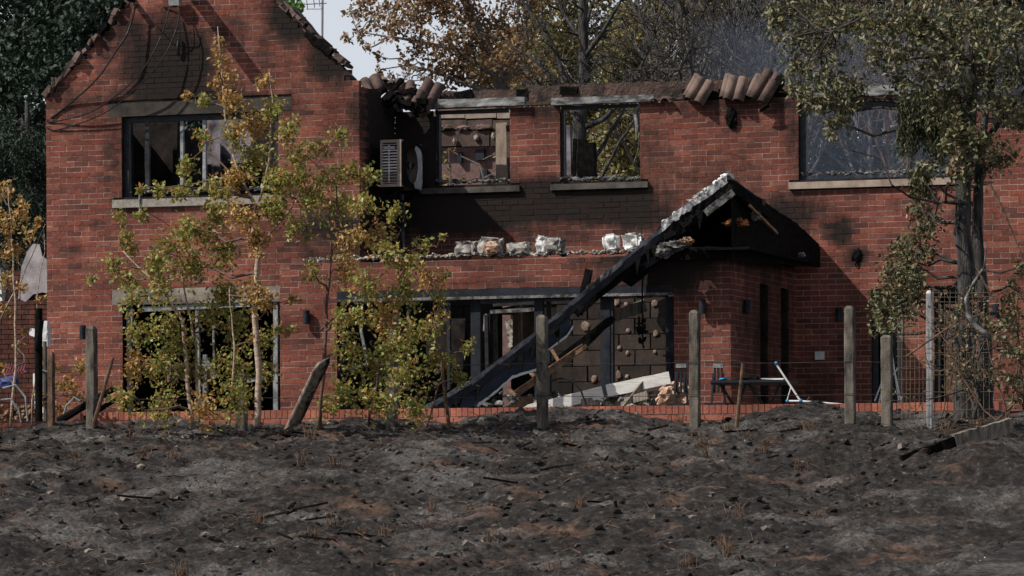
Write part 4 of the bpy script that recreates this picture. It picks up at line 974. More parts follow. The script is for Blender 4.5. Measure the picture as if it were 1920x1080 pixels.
def soilmat():
    m = bpy.data.materials.new('burnt_soil'); m.use_nodes = True; n = m.node_tree.nodes; L_ = m.node_tree.links; b = n['Principled BSDF']; b.inputs['Roughness'].default_value = .95; b.inputs['Specular IOR Level'].default_value = .1
    g = n.new('ShaderNodeNewGeometry')
    def nz(s, d=8, r=.65):
        q = n.new('ShaderNodeTexNoise'); q.inputs['Scale'].default_value = s; q.inputs['Detail'].default_value = d; q.inputs['Roughness'].default_value = r; L_.new(g.outputs['Position'], q.inputs['Vector']); return q
    a = nz(14); r = n.new('ShaderNodeValToRGB'); L_.new(a.outputs['Fac'], r.inputs[0]); cr = r.color_ramp
    cr.elements[0].position = .3; cr.elements[0].color = (.010,.009,.009,1); cr.elements[1].position = .74; cr.elements[1].color = (.17,.15,.14,1)
    e = cr.elements.new(.5); e.color = (.030,.027,.026,1); e = cr.elements.new(.60); e.color = (.05,.045,.043,1); e = cr.elements.new(.67); e.color = (.11,.10,.095,1); cr.elements[-1].color = (.30,.27,.25,1)
    c = nz(1.1, 6); r2 = n.new('ShaderNodeValToRGB'); L_.new(c.outputs['Fac'], r2.inputs[0]); r2.color_ramp.elements[0].position = .56; r2.color_ramp.elements[1].position = .70
    br = nz(20); r3 = n.new('ShaderNodeValToRGB'); L_.new(br.outputs['Fac'], r3.inputs[0]); r3.color_ramp.elements[0].position = .35; r3.color_ramp.elements[0].color = (.05,.032,.024,1); r3.color_ramp.elements[1].position = .7; r3.color_ramp.elements[1].color = (.24,.15,.11,1)
    mx_ = n.new('ShaderNodeMixRGB'); L_.new(r2.outputs[0], mx_.inputs[0]); L_.new(r.outputs[0], mx_.inputs[1]); L_.new(r3.outputs[0], mx_.inputs[2])
    pa = nz(.8, 10, .75); pr = n.new('ShaderNodeValToRGB'); L_.new(pa.outputs['Fac'], pr.inputs[0]); pr.color_ramp.elements[0].position = .50; pr.color_ramp.elements[1].position = .66; pr.color_ramp.elements[1].color = (.7, .7, .7, 1)
    ac_ = nz(30, 8, .7); ar_ = n.new('ShaderNodeValToRGB'); L_.new(ac_.outputs['Fac'], ar_.inputs[0]); ar_.color_ramp.elements[0].position = .38; ar_.color_ramp.elements[0].color = (.05,.046,.044,1); ar_.color_ramp.elements[1].position = .68; ar_.color_ramp.elements[1].color = (.36,.34,.33,1)
    mp_ = n.new('ShaderNodeMixRGB'); L_.new(pr.outputs[0], mp_.inputs[0]); L_.new(mx_.outputs[0], mp_.inputs[1]); L_.new(ar_.outputs[0], mp_.inputs[2]); L_.new(mp_.outputs[0], b.inputs['Base Color'])
    h = nz(38, 9, .75); bp = n.new('ShaderNodeBump'); bp.inputs['Strength'].default_value = 1; bp.inputs['Distance'].default_value = .03; L_.new(h.outputs['Fac'], bp.inputs['Height']); L_.new(bp.outputs[0], b.inputs['Normal'])
    return m
SO = soilmat()
XA, XB, YA, YBk = -9.5, 10.5, -26.5, YW-.02
def fine(x, y): return ground_z(x, y)+.055*fbm(x, y, 4, 4, 8)+.05*fbm(x, y, 11, 3, 9)
grid('burnt_ground', np.arange(XA, XB+.01, .045), np.linspace(YA, YBk, 430), fine, SO, kind='structure')
xs = np.concatenate([np.array([-1500, -400, -120, -60, -30]), np.arange(-20, XA, 1.5)]); 
grid('outer_ground', np.array([-1500, -500, -150, -60, -30, -20, -14, XA]), np.array([-1500., -300, -100, -70, -60, -50, -45, -40, -35, -32, -29, -27.5, YA, -17, -13, -10, -8, YBk]), lambda x, y: np.interp((y-CAM.y)/.951, DPR, ZPR)-.03, SO, kind='structure')
grid('outer_ground', np.array([XB, 14, 20, 30, 60, 150, 500, 1500]), np.array([-1500., -300, -100, -70, -60, -50, -45, -40, -35, -32, -29, -27.5, YA, -17, -13, -10, -8, YBk]), lambda x, y: np.interp((y-CAM.y)/.951, DPR, ZPR)-.03, SO, kind='structure')
grid('outer_ground', np.arange(XA, XB+1.1, 1.), np.array([-1500., -300, -100, -70, -60, -50, -45, -40, -35, -32, -29, -27.5, YA+.01]), lambda x, y: np.interp((y-CAM.y)/.951, DPR, ZPR)-.03, SO, kind='structure')
grid('patio', np.array([-1500., -300, -60, -20, -10, 0, 10, 20, 60, 300, 1500]), np.array([YBk, -3, 0, 5, 12, 20, 40, 80, 200, 600, 1500.]), lambda x, y: ZP+0*x, mat('ash_covered_paving', (.05,.045,.042), (.14,.125,.115), 5, .95, .5, 30), kind='structure')
# clods, char and stubble on the bank
random.seed(71)
k = MB(); k2 = MB()
for i in range(11000):
    x = random.uniform(XA+.5, XB-1.5); y = random.uniform(-24, YBk-.1); z = float(fine(np.array([x]), np.array([y]))[0]); s_ = random.uniform(.01, .045)*random.uniform(.4, 1.1)
    if random.random() < .78: k.lump((x, y, z+s_*.2), (s_*1.2, s_, s_*.8), 1, .6)
    else:
        a_ = random.uniform(0, 6.3); l_ = random.uniform(.05, .22); k2.tube([(x, y, z), (x+math.cos(a_)*l_/2, y+math.sin(a_)*l_/2, z+random.uniform(.01, .05)), (x+math.cos(a_)*l_, y+math.sin(a_)*l_, z+random.uniform(-.01, .08))], [.006, .004, .002], 3, False)
k.build('soil_clods', SO, None, kind='stuff', label='burnt clods of soil strewn over the bank', cat='soil')
k3 = MB(); k4 = MB()
for i in range(420):
    x = random.uniform(XA+1, XB-2); y = random.uniform(-24, YBk-.4); z = float(fine(np.array([x]), np.array([y]))[0]); s_ = random.uniform(.03, .09)
    rt = Matrix.Rotation(random.uniform(-.5, .5), 3, 'Y') @ Matrix.Rotation(random.uniform(-2, 2), 3, 'Z')
    if i % 3 == 0: k3.box((x, y, z+.01), (s_*1.6, s_*.8, s_*.6), rt, .01)
    elif i % 3 == 1: k3.lump((x, y, z), (s_*.7, s_*.6, s_*.4), 1, .5)
    else: k4.beam((x, y, z+.02), (x+random.uniform(-.4, .4), y+random.uniform(-.2, .2), z+random.uniform(.01, .09)), .02, .018, (0,0,1), 3, .3)
for i in range(90):                                   # scorched grass tufts
    x = random.uniform(XA+1, XB-2); y = random.uniform(-24, YBk-.4); z = float(fine(np.array([x]), np.array([y]))[0])
    for j in range(22):
        a_ = random.uniform(0, 6.3); l_ = random.uniform(.05, .16); sp = random.uniform(.2, .9); bx = x+random.gauss(0, .04); by = y+random.gauss(0, .04)
        k2.tube([(bx, by, z), (bx+math.cos(a_)*l_*sp*.5, by+math.sin(a_)*l_*sp*.5, z+l_*.8), (bx+math.cos(a_)*l_*sp, by+math.sin(a_)*l_*sp, z+l_)], [.004, .003, .001], 3, False)
k3.build('broken_fragments', mat('dusty_fragments', (.05,.045,.04), (.24,.20,.17), 9, .95, .6, 50), None, kind='stuff', label='broken brick and ash fragments scattered over the burnt bank', cat='rubble')
k4.build('charred_wood_scraps', M['char'], None, kind='stuff', label='short black scraps of charred wood on the burnt bank', cat='wood')
k2.build('charred_twigs', M['stick'], None, kind='stuff', label='charred twigs strewn over the burnt bank', cat='twigs')

# ------------------------------------------------------------------ fence posts, wires, mesh fence
def gz(x, y): return float(ground_z(np.array([x]), np.array([y]))[0])
YF = -9.6
def cpost(px, top, label, Y=YF, wd=.105, m='post', lean=0, group='concrete fence posts across the front'):
    p = P(px, 700, Y); zt_ = P(px, top, Y).z; zb = gz(p.x, Y)-.15; n_ = 10; k = MB()
    for i in range(n_+1):
        t_ = i/n_; z_ = zb+(zt_-.03-zb)*t_; cx = p.x+lean*(t_-.5)
        j = .003
        for sx, sy in ((-1,-1),(-.8,-1.12),(.8,-1.12),(1,-1),(1,1),(-1,1)): k.v.append((cx+sx*wd/2+random.uniform(-j, j), Y+sy*wd/2+random.uniform(-j, j), z_))
    cx = p.x+lean*.5
    for sx, sy in ((-1,-1),(-.8,-1.12),(.8,-1.12),(1,-1),(1,1),(-1,1)): k.v.append((cx+sx*wd*.3, Y+sy*wd*.3, zt_+random.uniform(-.006, .006)))
    for i in range(n_+1):
        for q in range(6): k.f.append((6*i+q, 6*i+(q+1) % 6, 6*i+6+(q+1) % 6, 6*i+6+q))
    k.f.append(tuple(6*(n_+1)+q for q in range(6))); k.f.append(tuple(range(5, -1, -1)))
    return k.build('concrete_post', M[m], None, label=label, cat='fence post', **({'group': group} if group else {}))
cpost(172, 612, 'leftmost concrete fence post, below the gable corner lamp')
cpost(453, 742 if False else 700, 'concrete fence post hidden low among the birch stems below the patio door')
cpost(735, 597, 'concrete fence post rising behind the right half of the birch', lean=.02)
cpost(1017, 591, 'concrete fence post directly in front of the fallen blue roof edge')
cpost(1303, 582, 'concrete fence post in front of the folding chairs')
cpost(1594, 574, 'concrete fence post right of the fallen white airer')
cpost(1663, 628, 'concrete fence post under the hanging cluster of oak leaves', Y=-10.2, wd=.11)
cpost(1743, 545, 'smooth grey metal post at the left end of the wire mesh', Y=-10.6, wd=.06, m='zinc', group=None)
cpost(96, 660, 'short thin brown post near the left edge in front of the brick corner', Y=-8.6, wd=.07, m='stick', group=None)
for (y0, lb) in ((681, 'upper straight wire strung between the concrete posts'), (742, 'lower straight wire strung between the concrete posts')):
    k = MB(); pts = []
    for (a, b) in ((172, 453), (453, 735), (735, 1017), (1017, 1303), (1303, 1594), (1594, 1743)):
        for i in range(6):
            t_ = i/6; px = a+(b-a)*t_; pts.append(P(px, y0-(px-960)*.006+3*math.sin(math.pi*t_), YF-.07))
    k.tube(pts, .0035, 4, False); simple(k, 'fence_wire', 'wire', lb, 'wire', 'fence wires')
# welded mesh panels
Ym = -10.7
def meshpanel(x0, x1, y0, y1, label, m='tan_wire', dx=10.5, rows=None):
    t_ = thing('mesh_fence_panel', label, 'mesh fence', tuple(P((x0+x1)/2, y1, Ym)), 'welded wire mesh panels')
    x = x0
    while x <= x1:
        w_ = random.uniform(-1, 1); MB().tube([P(x, y0-4, Ym), P(x+w_, (y0+y1)/2, Ym), P(x+w_*.5, y1, Ym)], .0021, 4, False).build('vertical_wire', M[m], t_); x += dx
    for y in rows: MB().tube([P(x0-3, y, Ym-.006), P((x0+x1)/2, y+random.uniform(-1, 1), Ym-.006), P(x1+2, y-1, Ym-.006)], .0027, 4, False).build('horizontal_wire', M[m], t_)
meshpanel(1750, 1862, 548, 785, 'tan wire mesh panel in front of the charred trunks, right of the grey post', rows=[549, 557, 566, 597, 630, 662, 695, 703, 735, 768])
meshpanel(1683, 1738, 600, 785, 'thin wire mesh panel between the concrete post and the grey metal post', 'tan_wire', 8, [611, 632, 640, 655, 668, 690, 712, 738, 760])

# stakes, logs, sticks
def stick(pts, rads, name, m, label, cat, n=8, group=None):
    q = [P(*p) for p in pts]; return simple(MB().tube(q, rads, n), name, m, label, cat, group)
k = MB(); a = P(607, 676, -11.6); b = P(548, 800, -11.2)
pts = [a.lerp(b, i/12) for i in range(13)]
for i, p in enumerate(pts):
    for s_ in range(12):
        t_ = 2*math.pi*s_/12; r_ = .098*(1+.10*mnoise.noise(Vector((math.cos(t_)*2, math.sin(t_)*2, i*.25))))*(.72 if i == 0 else 1)
        k.v.append((p.x+math.cos(t_)*r_, p.y+math.sin(t_)*r_*.8, p.z+math.cos(t_)*r_*.45))
for i in range(12):
    for s_ in range(12): k.f.append((12*i+s_, 12*i+12+s_, 12*i+12+(s_+1) % 12, 12*i+(s_+1) % 12))
k.f.append(tuple(range(12)))
def halfchar():
    m = mat('half_charred_log', (.10,.08,.065), (.32,.27,.22), 8, .9, 1.0, 30, stretch=(3,3,.6), bdist=.02); n = m.node_tree.nodes; L_ = m.node_tree.links
    g = n.new('ShaderNodeNewGeometry'); s_ = n.new('ShaderNodeSeparateXYZ'); L_.new(g.outputs['Normal'], s_.inputs[0]); ns = n.new('ShaderNodeTexNoise'); ns.inputs['Scale'].default_value = 12; L_.new(g.outputs['Position'], ns.inputs['Vector'])
    a_ = n.new('ShaderNodeMath'); a_.operation = 'MULTIPLY_ADD'; L_.new(ns.outputs['Fac'], a_.inputs[0]); a_.inputs[1].default_value = .8; L_.new(s_.outputs['X'], a_.inputs[2])
    r_ = n.new('ShaderNodeMapRange'); r_.inputs[1].default_value = 1.0; r_.inputs[2].default_value = 1.15; L_.new(a_.outputs[0], r_.inputs[0])
    mx_ = n.new('ShaderNodeMixRGB'); L_.new(r_.outputs[0], mx_.inputs[0]); b = n['Principled BSDF']; src = b.inputs['Base Color'].links[0].from_socket; L_.new(src, mx_.inputs[1]); mx_.inputs[2].default_value = (.008,.008,.008,1); L_.new(mx_.outputs[0], b.inputs['Base Color']); return m
M['halfchar'] = halfchar()
simple(k, 'leaning_timber', 'halfchar', 'thick grey timber stake leaning right with its underside charred black', 'timber stake', smooth=True)
stick([(827, 674, -10), (832, 720, -10), (842, 800, -10)], [.02, .02, .022], 'thin_stake', 'stick', 'thin brown stake leaning left in front of the fallen roof foot', 'stake', group='thin stakes')
stick([(1393, 681, -10.2), (1388, 730, -10.2), (1381, 800, -10.2)], [.018, .02, .024], 'thin_stake', 'stick', 'thin rusty stake leaning in front of the black table', 'stake', group='thin stakes')
stick([(212, 670, -10.2), (195, 730, -10.2), (176, 795, -10.2)], [.018, .022, .028], 'thin_stake', 'stick', 'thin brown stake leaning against the leftmost concrete post', 'stake', group='thin stakes')
a = P(1897, 797, -13.2); b = P(1790, 828, -13.6); c = P(1690, 862, -13.9)
k = MB(); k.beam(a, b, .07, .14, (0,0,1), 12, .10); lg = simple(k, 'fallen_log', 'greywood', 'grey split log lying on the burnt bank at lower right', 'log')
MB().beam(b, c, .06, .09, (0,0,1), 12, .22).build('charred_end', M['char'], lg)
stick([(110, 790, -8.3), (160, 760, -8.3), (215, 728, -8.3)], [.05, .045, .04], 'charred_pole', 'char', 'black charred pole lying aslant at the foot of the gable corner', 'pole')
stick([(160, 785, -8.2), (215, 750, -8.2)], [.035, .03], 'charred_pole', 'char', 'shorter charred pole beside the slanting one', 'pole')

# ------------------------------------------------------------------ neighbour house at left, house beyond
random.seed(81)
nb = thing('neighbour_house', 'burnt, shade-darkened brick side of the neighbouring house at the left edge', 'house', tuple(P(40, 790, 3)))
Yn = 3.0; BR2 = MB()
xn0 = P(-120, 600, Yn).x; xn1 = P(88, 600, Yn).x+.6
def ntop(x):
    px = px_of((x, Yn, 2))[0]; y = 452 if 48 < px < 76 else (475 if px >= 76 else (560 if px < 15 else 500))
    return P(px, y, Yn).z
kk = 0
while kk*CHH-.4 < 3.2:
    x = xn0-(CL/2 if kk % 2 else 0)
    while x < xn1:
        z_ = kk*CHH-.4
        if z_ < ntop(x+.1)-.1 and not (P(30, 500, Yn).x < x < P(88, 500, Yn).x+.3 and z_ > P(40, 560, Yn).z+random.uniform(-.08, .08)):
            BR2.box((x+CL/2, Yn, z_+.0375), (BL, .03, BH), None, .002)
        x += CL
    kk += 1
BR2.a = [.62]*len(BR2.v); BR2.build('wall_bricks', M['brick'], nb, kind='stuff')  # even value paints this wall's shade into the brick colour
k = MB(); xs_ = [xn0+(xn1-xn0)*i/30 for i in range(31)]
k.prism([Vector((xn0, Yn+.012, -.4))]+[Vector((x_, Yn+.012, ntop(x_)-.05)) for x_ in xs_]+[Vector((xn1, Yn+.012, -.4))], (0, .25, 0)); k.build('wall', M['core'], nb)
k = MB(); pl_ = [(34, 560), (40, 500), (52, 470), (62, 457), (74, 458), (79, 480), (86, 486), (110, 490), (110, 555), (80, 548), (62, 552), (48, 566)]
k.prism([P(x_, y_, Yn-.02) for (x_, y_) in pl_], (0, .03, 0)); k.build('plaster_patch', mat('grey_plaster', (.20,.18,.19), (.42,.38,.39), 3, .95, .4, 40), nb)
# pipe, white boards, coloured debris at the left foot
simple(MB().tube([P(73, 790, -7.5), P(72, 640, -7.5), P(73, 578, -7.5)], [.045, .05, .045], 12).tube([P(70, 655, -7.55), P(77, 600, -7.55)], .04, 8), 'charred_post', 'char', 'thick glossy black charred post by the left corner of the gable', 'post')
simple(MB().tube([P(86, 790, -7.2), P(84, 640, -7.2)], [.03, .025], 8), 'grey_post', 'post', 'grey square post just right of the black charred post', 'post')
for (x0, y0, x1, y1, t_, lb) in ((85, 602, 86, 650, .045, 'white pipe end beside the black charred post'), (58, 622, 90, 630, .045, 'short white pipe crossing behind the black charred post'), (73, 700, 78, 775, .06, 'long white board behind the foot of the black charred post')):
    simple(MB().beam(P(x0, y0, -6.8), P(x1, y1, -6.8), t_*2, t_*2, (0,1,0), 4, .1), 'white_debris', 'whitepaint', lb, 'debris')
M['pink'] = mat('faded_pink_plastic', (.14,.03,.045), (.25,.07,.09), 6, .6, .2, 60); M['cobalt'] = mat('dark_blue_plastic', (.02,.03,.12), (.04,.06,.2), 6, .6, .2, 60)
k = MB()
for i in range(7): k.beam(P(12+i*5, 700, -5), P(18+i*5, 682, -5), .02, .02, (0,1,0))
k.beam(P(8, 702, -5), P(50, 696, -5), .02, .02); simple(k, 'pink_toy_fence', 'pink', 'small faded pink plastic rack at the left edge', 'rack')
simple(MB().lump(P(18, 716, -5), (.12, .1, .08), 2, .4), 'blue_bag', 'cobalt', 'dark blue crumpled bag under the pink rack', 'bag')
k = MB(); random.seed(4)
for i in range(40):
    x_ = random.uniform(-5, 66); k.beam(P(x_, random.uniform(765, 790), -7), P(x_+random.uniform(-40, 40), random.uniform(755, 785), -7.2), .025, .03, (0,1,0), 2, .2)
k.build('burnt_timber_pile', M['wood'], None, kind='stuff', label='loose brown timber offcuts piled at the left edge', cat='timber')
for (pts, lb) in (([(5, 728), (30, 722), (48, 745), (52, 790)], 'white bent pipe arching highest at the left edge'), ([(2, 750), (20, 748), (36, 770), (40, 792)], 'white bent pipe arching low at the left edge'), ([(116, 790), (125, 760), (140, 745), (150, 752)], 'pale thin pipe curving up in front of the brick corner')):
    simple(MB().tube([P(x_, y_, -7.6) for x_, y_ in pts], .014, 6), 'bent_pipe', 'framegrey', lb, 'pipe', 'thin bent pipes at the left')
# house beyond, seen through the first window
fh = thing('distant_house', 'pinkish brick house far behind, seen through the left small window', 'house', tuple(P(880, 330, 30)))
Yh = 30
r = rect(790, 1010, 262, 420, Yh); MB().bb(r[0], r[1], Yh, Yh+4, -.3, r[3]).build('wall', mat('pink_brick', (.09,.055,.05), (.20,.12,.11), 9, .9, .2, 40), fh)
for (x0, x1, y0, y1, m) in ((892, 908, 280, 300, 'slate'), (900, 914, 318, 336, 'slate'), (858, 866, 285, 305, 'slate')):
    r = rect(x0, x1, y0, y1, Yh-.1); MB().bb(r[0], r[1], Yh-.12, Yh-.02, r[2], r[3]).build('window', M[m], fh)
rr2 = rect(780, 1020, 230, 262, Yh); k = MB().prism([Vector((rr2[0], Yh-.3, rr2[2])), Vector((rr2[0], Yh+2, rr2[2]+1.2)), Vector((rr2[0], Yh+4.3, rr2[2]))], (rr2[1]-rr2[0], 0, 0)); k.build('roof', M['tiledark'], fh)

# ------------------------------------------------------------------ vegetation
def leaves(name, pts, size, m, parent, droop=0, seed=0, asp=.62, curl=.25, up_bias=.3, **kw):
    r = np.random.default_rng(seed); n = len(pts); pts = np.asarray(pts)
    d = r.normal(size=(n, 3)); d[:, 2] -= droop; d /= np.linalg.norm(d, axis=1)[:, None]
    q = r.normal(size=(n, 3)); q[:, 2] += up_bias; s = np.cross(d, q); s /= np.linalg.norm(s, axis=1)[:, None]; nn = np.cross(s, d)
    L_ = size*r.uniform(.6, 1.3, n)[:, None]; wv = L_*asp
    a = pts; b = pts+d*L_*.5+s*wv*.5+nn*L_*curl*.5; c = pts+d*L_; e = pts+d*L_*.5-s*wv*.5+nn*L_*curl*.5
    co = np.stack([a, b, c, e], 1).reshape(-1, 3)
    me = bpy.data.meshes.new(name); me.vertices.add(4*n); me.vertices.foreach_set('co', co.ravel())
    idx = np.arange(4*n).reshape(n, 4); tri = np.concatenate([idx[:, [0, 1, 2]], idx[:, [0, 2, 3]]], 1).reshape(-1)
    me.loops.add(6*n); me.loops.foreach_set('vertex_index', tri); me.polygons.add(2*n); me.polygons.foreach_set('loop_start', np.arange(0, 6*n, 3)); me.polygons.foreach_set('loop_total', np.full(2*n, 3))
    me.materials.append(m); me.update(calc_edges=True); me.validate()
    return put(name, me, parent, **kw)
def wander(a, b, n, amp, rs):
    a = Vector(a); b = Vector(b); L_ = (b-a).length; out = [a]; dv = Vector((0,0,0))
    for i in range(1, n):
        dv = dv*.6+Vector([rs.gauss(0, 1) for _ in range(3)])*amp*L_/n
        out.append(a.lerp(b, i/n)+dv*math.sin(math.pi*i/n)*1.5)
    out.append(b); return out
def cluster_pts(c, r, nl, rs, tw, mbt, droop=.2, dens=1.0, ntw=7, yr=1.0):
    """leafy sprays: twigs that fan out from the cluster's heart, leaves along them"""
    out = []
    for i in range(ntw):
        d = Vector([rs.gauss(0, 1), rs.gauss(0, 1)*yr, rs.gauss(0, 1)-droop*.5]); d.normalize(); L_ = r*rs.uniform(.7, 1.25)
        e = c+d*L_; e.z -= droop*L_*.4
        q = wander(c, e, 4, .35, rs)
        mbt.tube(q, [tw, tw*.8, tw*.6, tw*.4, tw*.3], 3, False)
        for j in range(max(1, nl//ntw)):
            t_ = rs.uniform(.15, 1.05)*3.99; k_ = min(3, int(t_)); p = q[k_].lerp(q[k_+1], t_-k_)
            sp = r*.27
            out.append((p.x+rs.gauss(0, sp), p.y+rs.gauss(0, sp), p.z+rs.gauss(0, sp)))
    return out
def leafy(name, label, cat, stems, clusters, Y, size, leafm, barkm, nl=150, seed=1, group=None, droop=.2, twig_m=None, yspread=.6, stemname='trunk', tw=.006, ntw=7, leafm2=None, test2=None, asp=.62, reach=1e9, rscale=1.0, bn=5, radk=1.0):
    rs = random.Random(seed); sc = (Y-CAM.y)/.951/FP
    base = P(stems[0][0][0], stems[0][0][1], Y+(stems[0][0][2] if len(stems[0][0]) > 2 and False else 0))
    t_ = thing(name, label, cat, tuple(base), group); allp = []
    for st in stems:
        pts = [P(x_, y_, Y+dy) for (x_, y_, rr_, dy) in st]; rad = [rr_ for (_, _, rr_, _) in st]
        # refine with slight wobble
        q = []; rq = []
        for i in range(len(pts)-1):
            for s_ in range(4):
                f_ = s_/4; p = pts[i].lerp(pts[i+1], f_); L_ = (pts[i+1]-pts[i]).length
                if s_: p += Vector([rs.gauss(0, 1) for _ in range(3)])*L_*.012
                q.append(p); rq.append((rad[i]*(1-f_)+rad[i+1]*f_)*(1+rs.uniform(-.06, .06))*radk)
        q.append(pts[-1]); rq.append(rad[-1]*radk)
        MB().tube(q, rq, 8).build(stemname, M[barkm], t_, smooth=True); allp += list(zip(q, rq))
    tws = MB(); P1 = []; P2 = []
    for (cx, cy, cr) in clusters:
        c = P(cx, cy, Y+rs.uniform(-yspread, yspread)); r = cr*sc*rscale
        best = None; bd = 1e9
        for (q, rq) in allp:
            d = (q-c).length+max(0, q.z-c.z+.1)*1.2
            if d < bd: bd = d; best = (q, rq)
        if bd < reach:
            r1 = min(best[1]*.6, .012+.008*bd); w_ = wander(best[0], c, bn, .22, rs); n_ = len(w_)
            tws.tube(w_, [r1*(1-i/n_)+tw for i in range(n_)], 5, False)
        if nl:
            n_ = int(nl*(cr/35)**2)+10; n3 = max(4, int(ntw*cr/35))
            pp_ = cluster_pts(c, r, n_, rs, tw, tws, droop, ntw=n3)
            if test2 and test2(cx, cy, rs): P2 += pp_
            else: P1 += pp_
        else:
            for i in range(ntw):
                d = Vector([rs.gauss(0, 1) for _ in range(3)]); d.normalize(); q = wander(c, c+d*r, 3, .4, rs); tws.tube(q, [tw*1.5, tw, tw*.7, tw*.4], 3, False)
    if tws.v: tws.build('branches', M[twig_m or barkm], t_)
    if P1: leaves('crown', P1, size, M[leafm], t_, droop*.6, seed, asp)
    if P2: leaves('scorched_crown', P2, size, M[leafm2], t_, droop*.6, seed+1, asp)
    return t_

# young birch in front
C = [(410,75,14),(413,110,16),(425,150,24),(440,185,30),(380,190,16),(352,178,12),(500,150,18),(515,205,26),(470,230,32),(430,250,28),(380,250,20),(350,300,24),(540,240,26),(560,290,32),(600,280,24),(640,250,22),(655,310,32),(700,330,22),(480,300,36),(520,335,36),(440,325,32),(400,350,28),(300,352,18),(340,352,22),(225,402,18),(265,402,14),(265,350,12),
     (580,360,36),(630,380,36),(690,385,32),(460,390,36),(400,400,30),(360,430,34),(325,460,32),(285,480,32),(235,450,26),(210,500,26),(172,520,14),(240,520,26),(420,460,38),(365,500,38),(300,530,38),(250,560,30),(470,450,30),(520,400,28),(560,430,26),(650,440,32),(700,440,34),(735,400,22),(720,470,34),(765,490,30),(800,455,12),(832,442,9),(780,450,9),(640,500,36),(690,540,38),(760,540,38),(805,520,26),(828,560,22),(590,510,22),
     (420,545,38),(490,545,34),(440,600,40),(385,590,36),(320,600,38),(262,620,32),(250,680,36),(310,680,42),(370,690,36),(430,680,42),(490,630,30),(530,620,20),(500,700,28),(440,750,42),(380,760,36),(300,750,42),(240,745,30),(340,640,36),(660,590,38),(720,600,42),(780,620,42),(815,600,28),(650,660,34),(700,680,42),(760,700,42),(820,680,32),(860,700,22),(650,740,36),(710,755,42),(775,765,34),(610,760,24),(880,650,16),(740,650,38),(550,560,14),(835,520,14), (600,330,30),(500,380,24),(545,330,26)]
birch_stems = [[(481,800,.038,0),(486,700,.036,0),(478,600,.033,0),(484,480,.028,0),(480,390,.022,0),(446,320,.014,.1),(420,200,.009,.1),(408,50,.004,.1)],
    [(480,400,.016,0),(505,300,.011,-.1),(512,200,.007,-.1),(505,130,.003,-.1)],
    [(482,470,.016,0),(540,400,.011,.1),(600,300,.006,.2),(640,235,.003,.2)]]
leafy('birch_tree', 'tall young birch with pale trunk and yellow-green and orange leaves before the gable', 'birch tree', birch_stems, [c for c in C if c[0] < 560 and c[1] < 560 and not (c[0] < 330 and c[1] > 380)], -11, .056, 'birchleaf', 'bark', 350, 101, None, .35, 'twig', .5, tw=.0035, ntw=8, leafm2='orangeleaf',
      test2=lambda x, y, rs: rs.random() < (.8 if y < 240 else .16))
leafy('birch_tree', 'pale-stemmed young birch spreading low and left before the patio door', 'birch tree', [[(362,800,.026,0),(350,680,.024,0),(342,600,.02,0),(300,540,.013,0),(230,470,.005,0)], [(376,800,.018,.1),(368,650,.015,.1),(345,540,.01,.1),(330,430,.004,.1)], [(430,800,.014,-.3),(440,650,.01,-.3),(430,540,.005,-.3)]],
      [c for c in C if (c[0] < 330 and c[1] > 380) or (c[0] < 560 and c[1] >= 560)], -10.6, .056, 'birchleaf', 'bark', 250, 102, None, .35, 'twig', .5, tw=.0035, ntw=8, leafm2='orangeleaf', test2=lambda x, y, rs: rs.random() < .14)
leafy('birch_tree', 'darker-stemmed young birch right of the leaning timber, before the bifold doors', 'birch tree', [[(600,800,.022,0),(608,670,.02,0),(612,570,.018,0),(622,470,.014,0),(632,380,.009,0),(645,250,.003,0)], [(690,800,.014,.2),(720,650,.010,.2),(760,520,.006,.2),(800,450,.003,.2)], [(600,620,.012,.1),(680,540,.008,.1),(760,480,.004,.1)], [(800,800,.012,-.2),(830,700,.008,-.2),(815,590,.004,-.2)]],
      [c for c in C if c[0] >= 560], -10.9, .055, 'birchleaf', 'twig', 260, 103, None, .35, 'twig', .5, tw=.0035, ntw=8, leafm2='orangeleaf', test2=lambda x, y, rs: rs.random() < (.45 if x > 790 else .10))

# evergreen oak with charred double trunk, at right
O = [(1450,25,30),(1490,15,45),(1545,25,50),(1500,75,40),(1560,80,45),(1610,30,45),(1500,125,30),(1550,140,42),(1600,175,38),(1545,185,34),(1500,170,20),(1480,165,14),(1575,225,22),(1590,210,24),(1556,250,10),(1660,40,50),(1650,100,35),(1720,30,55),(1780,40,60),(1840,30,60),(1900,40,60),(1700,110,36),(1760,110,50),(1830,110,55),(1900,120,50),(1690,150,24),(1740,170,42),(1800,180,50),(1870,185,42),(1760,220,34),(1800,250,48),(1850,270,42),(1770,270,36),(1830,310,34),(1905,215,28),(1730,320,22),(1740,360,22),(1800,320,30),(1880,300,26),
     (1742,405,26),(1728,430,28),(1700,480,36),(1740,470,24),(1690,520,32),(1720,520,26),(1668,500,22),(1705,500,34),(1680,545,32),(1655,585,28),(1712,545,30),(1668,575,26),(1700,450,24),(1650,560,26),(1690,570,30),(1650,600,22),(1680,610,20),(1720,395,20),
     (1890,560,20),(1905,590,26),(1895,530,16),(1915,500,18)]
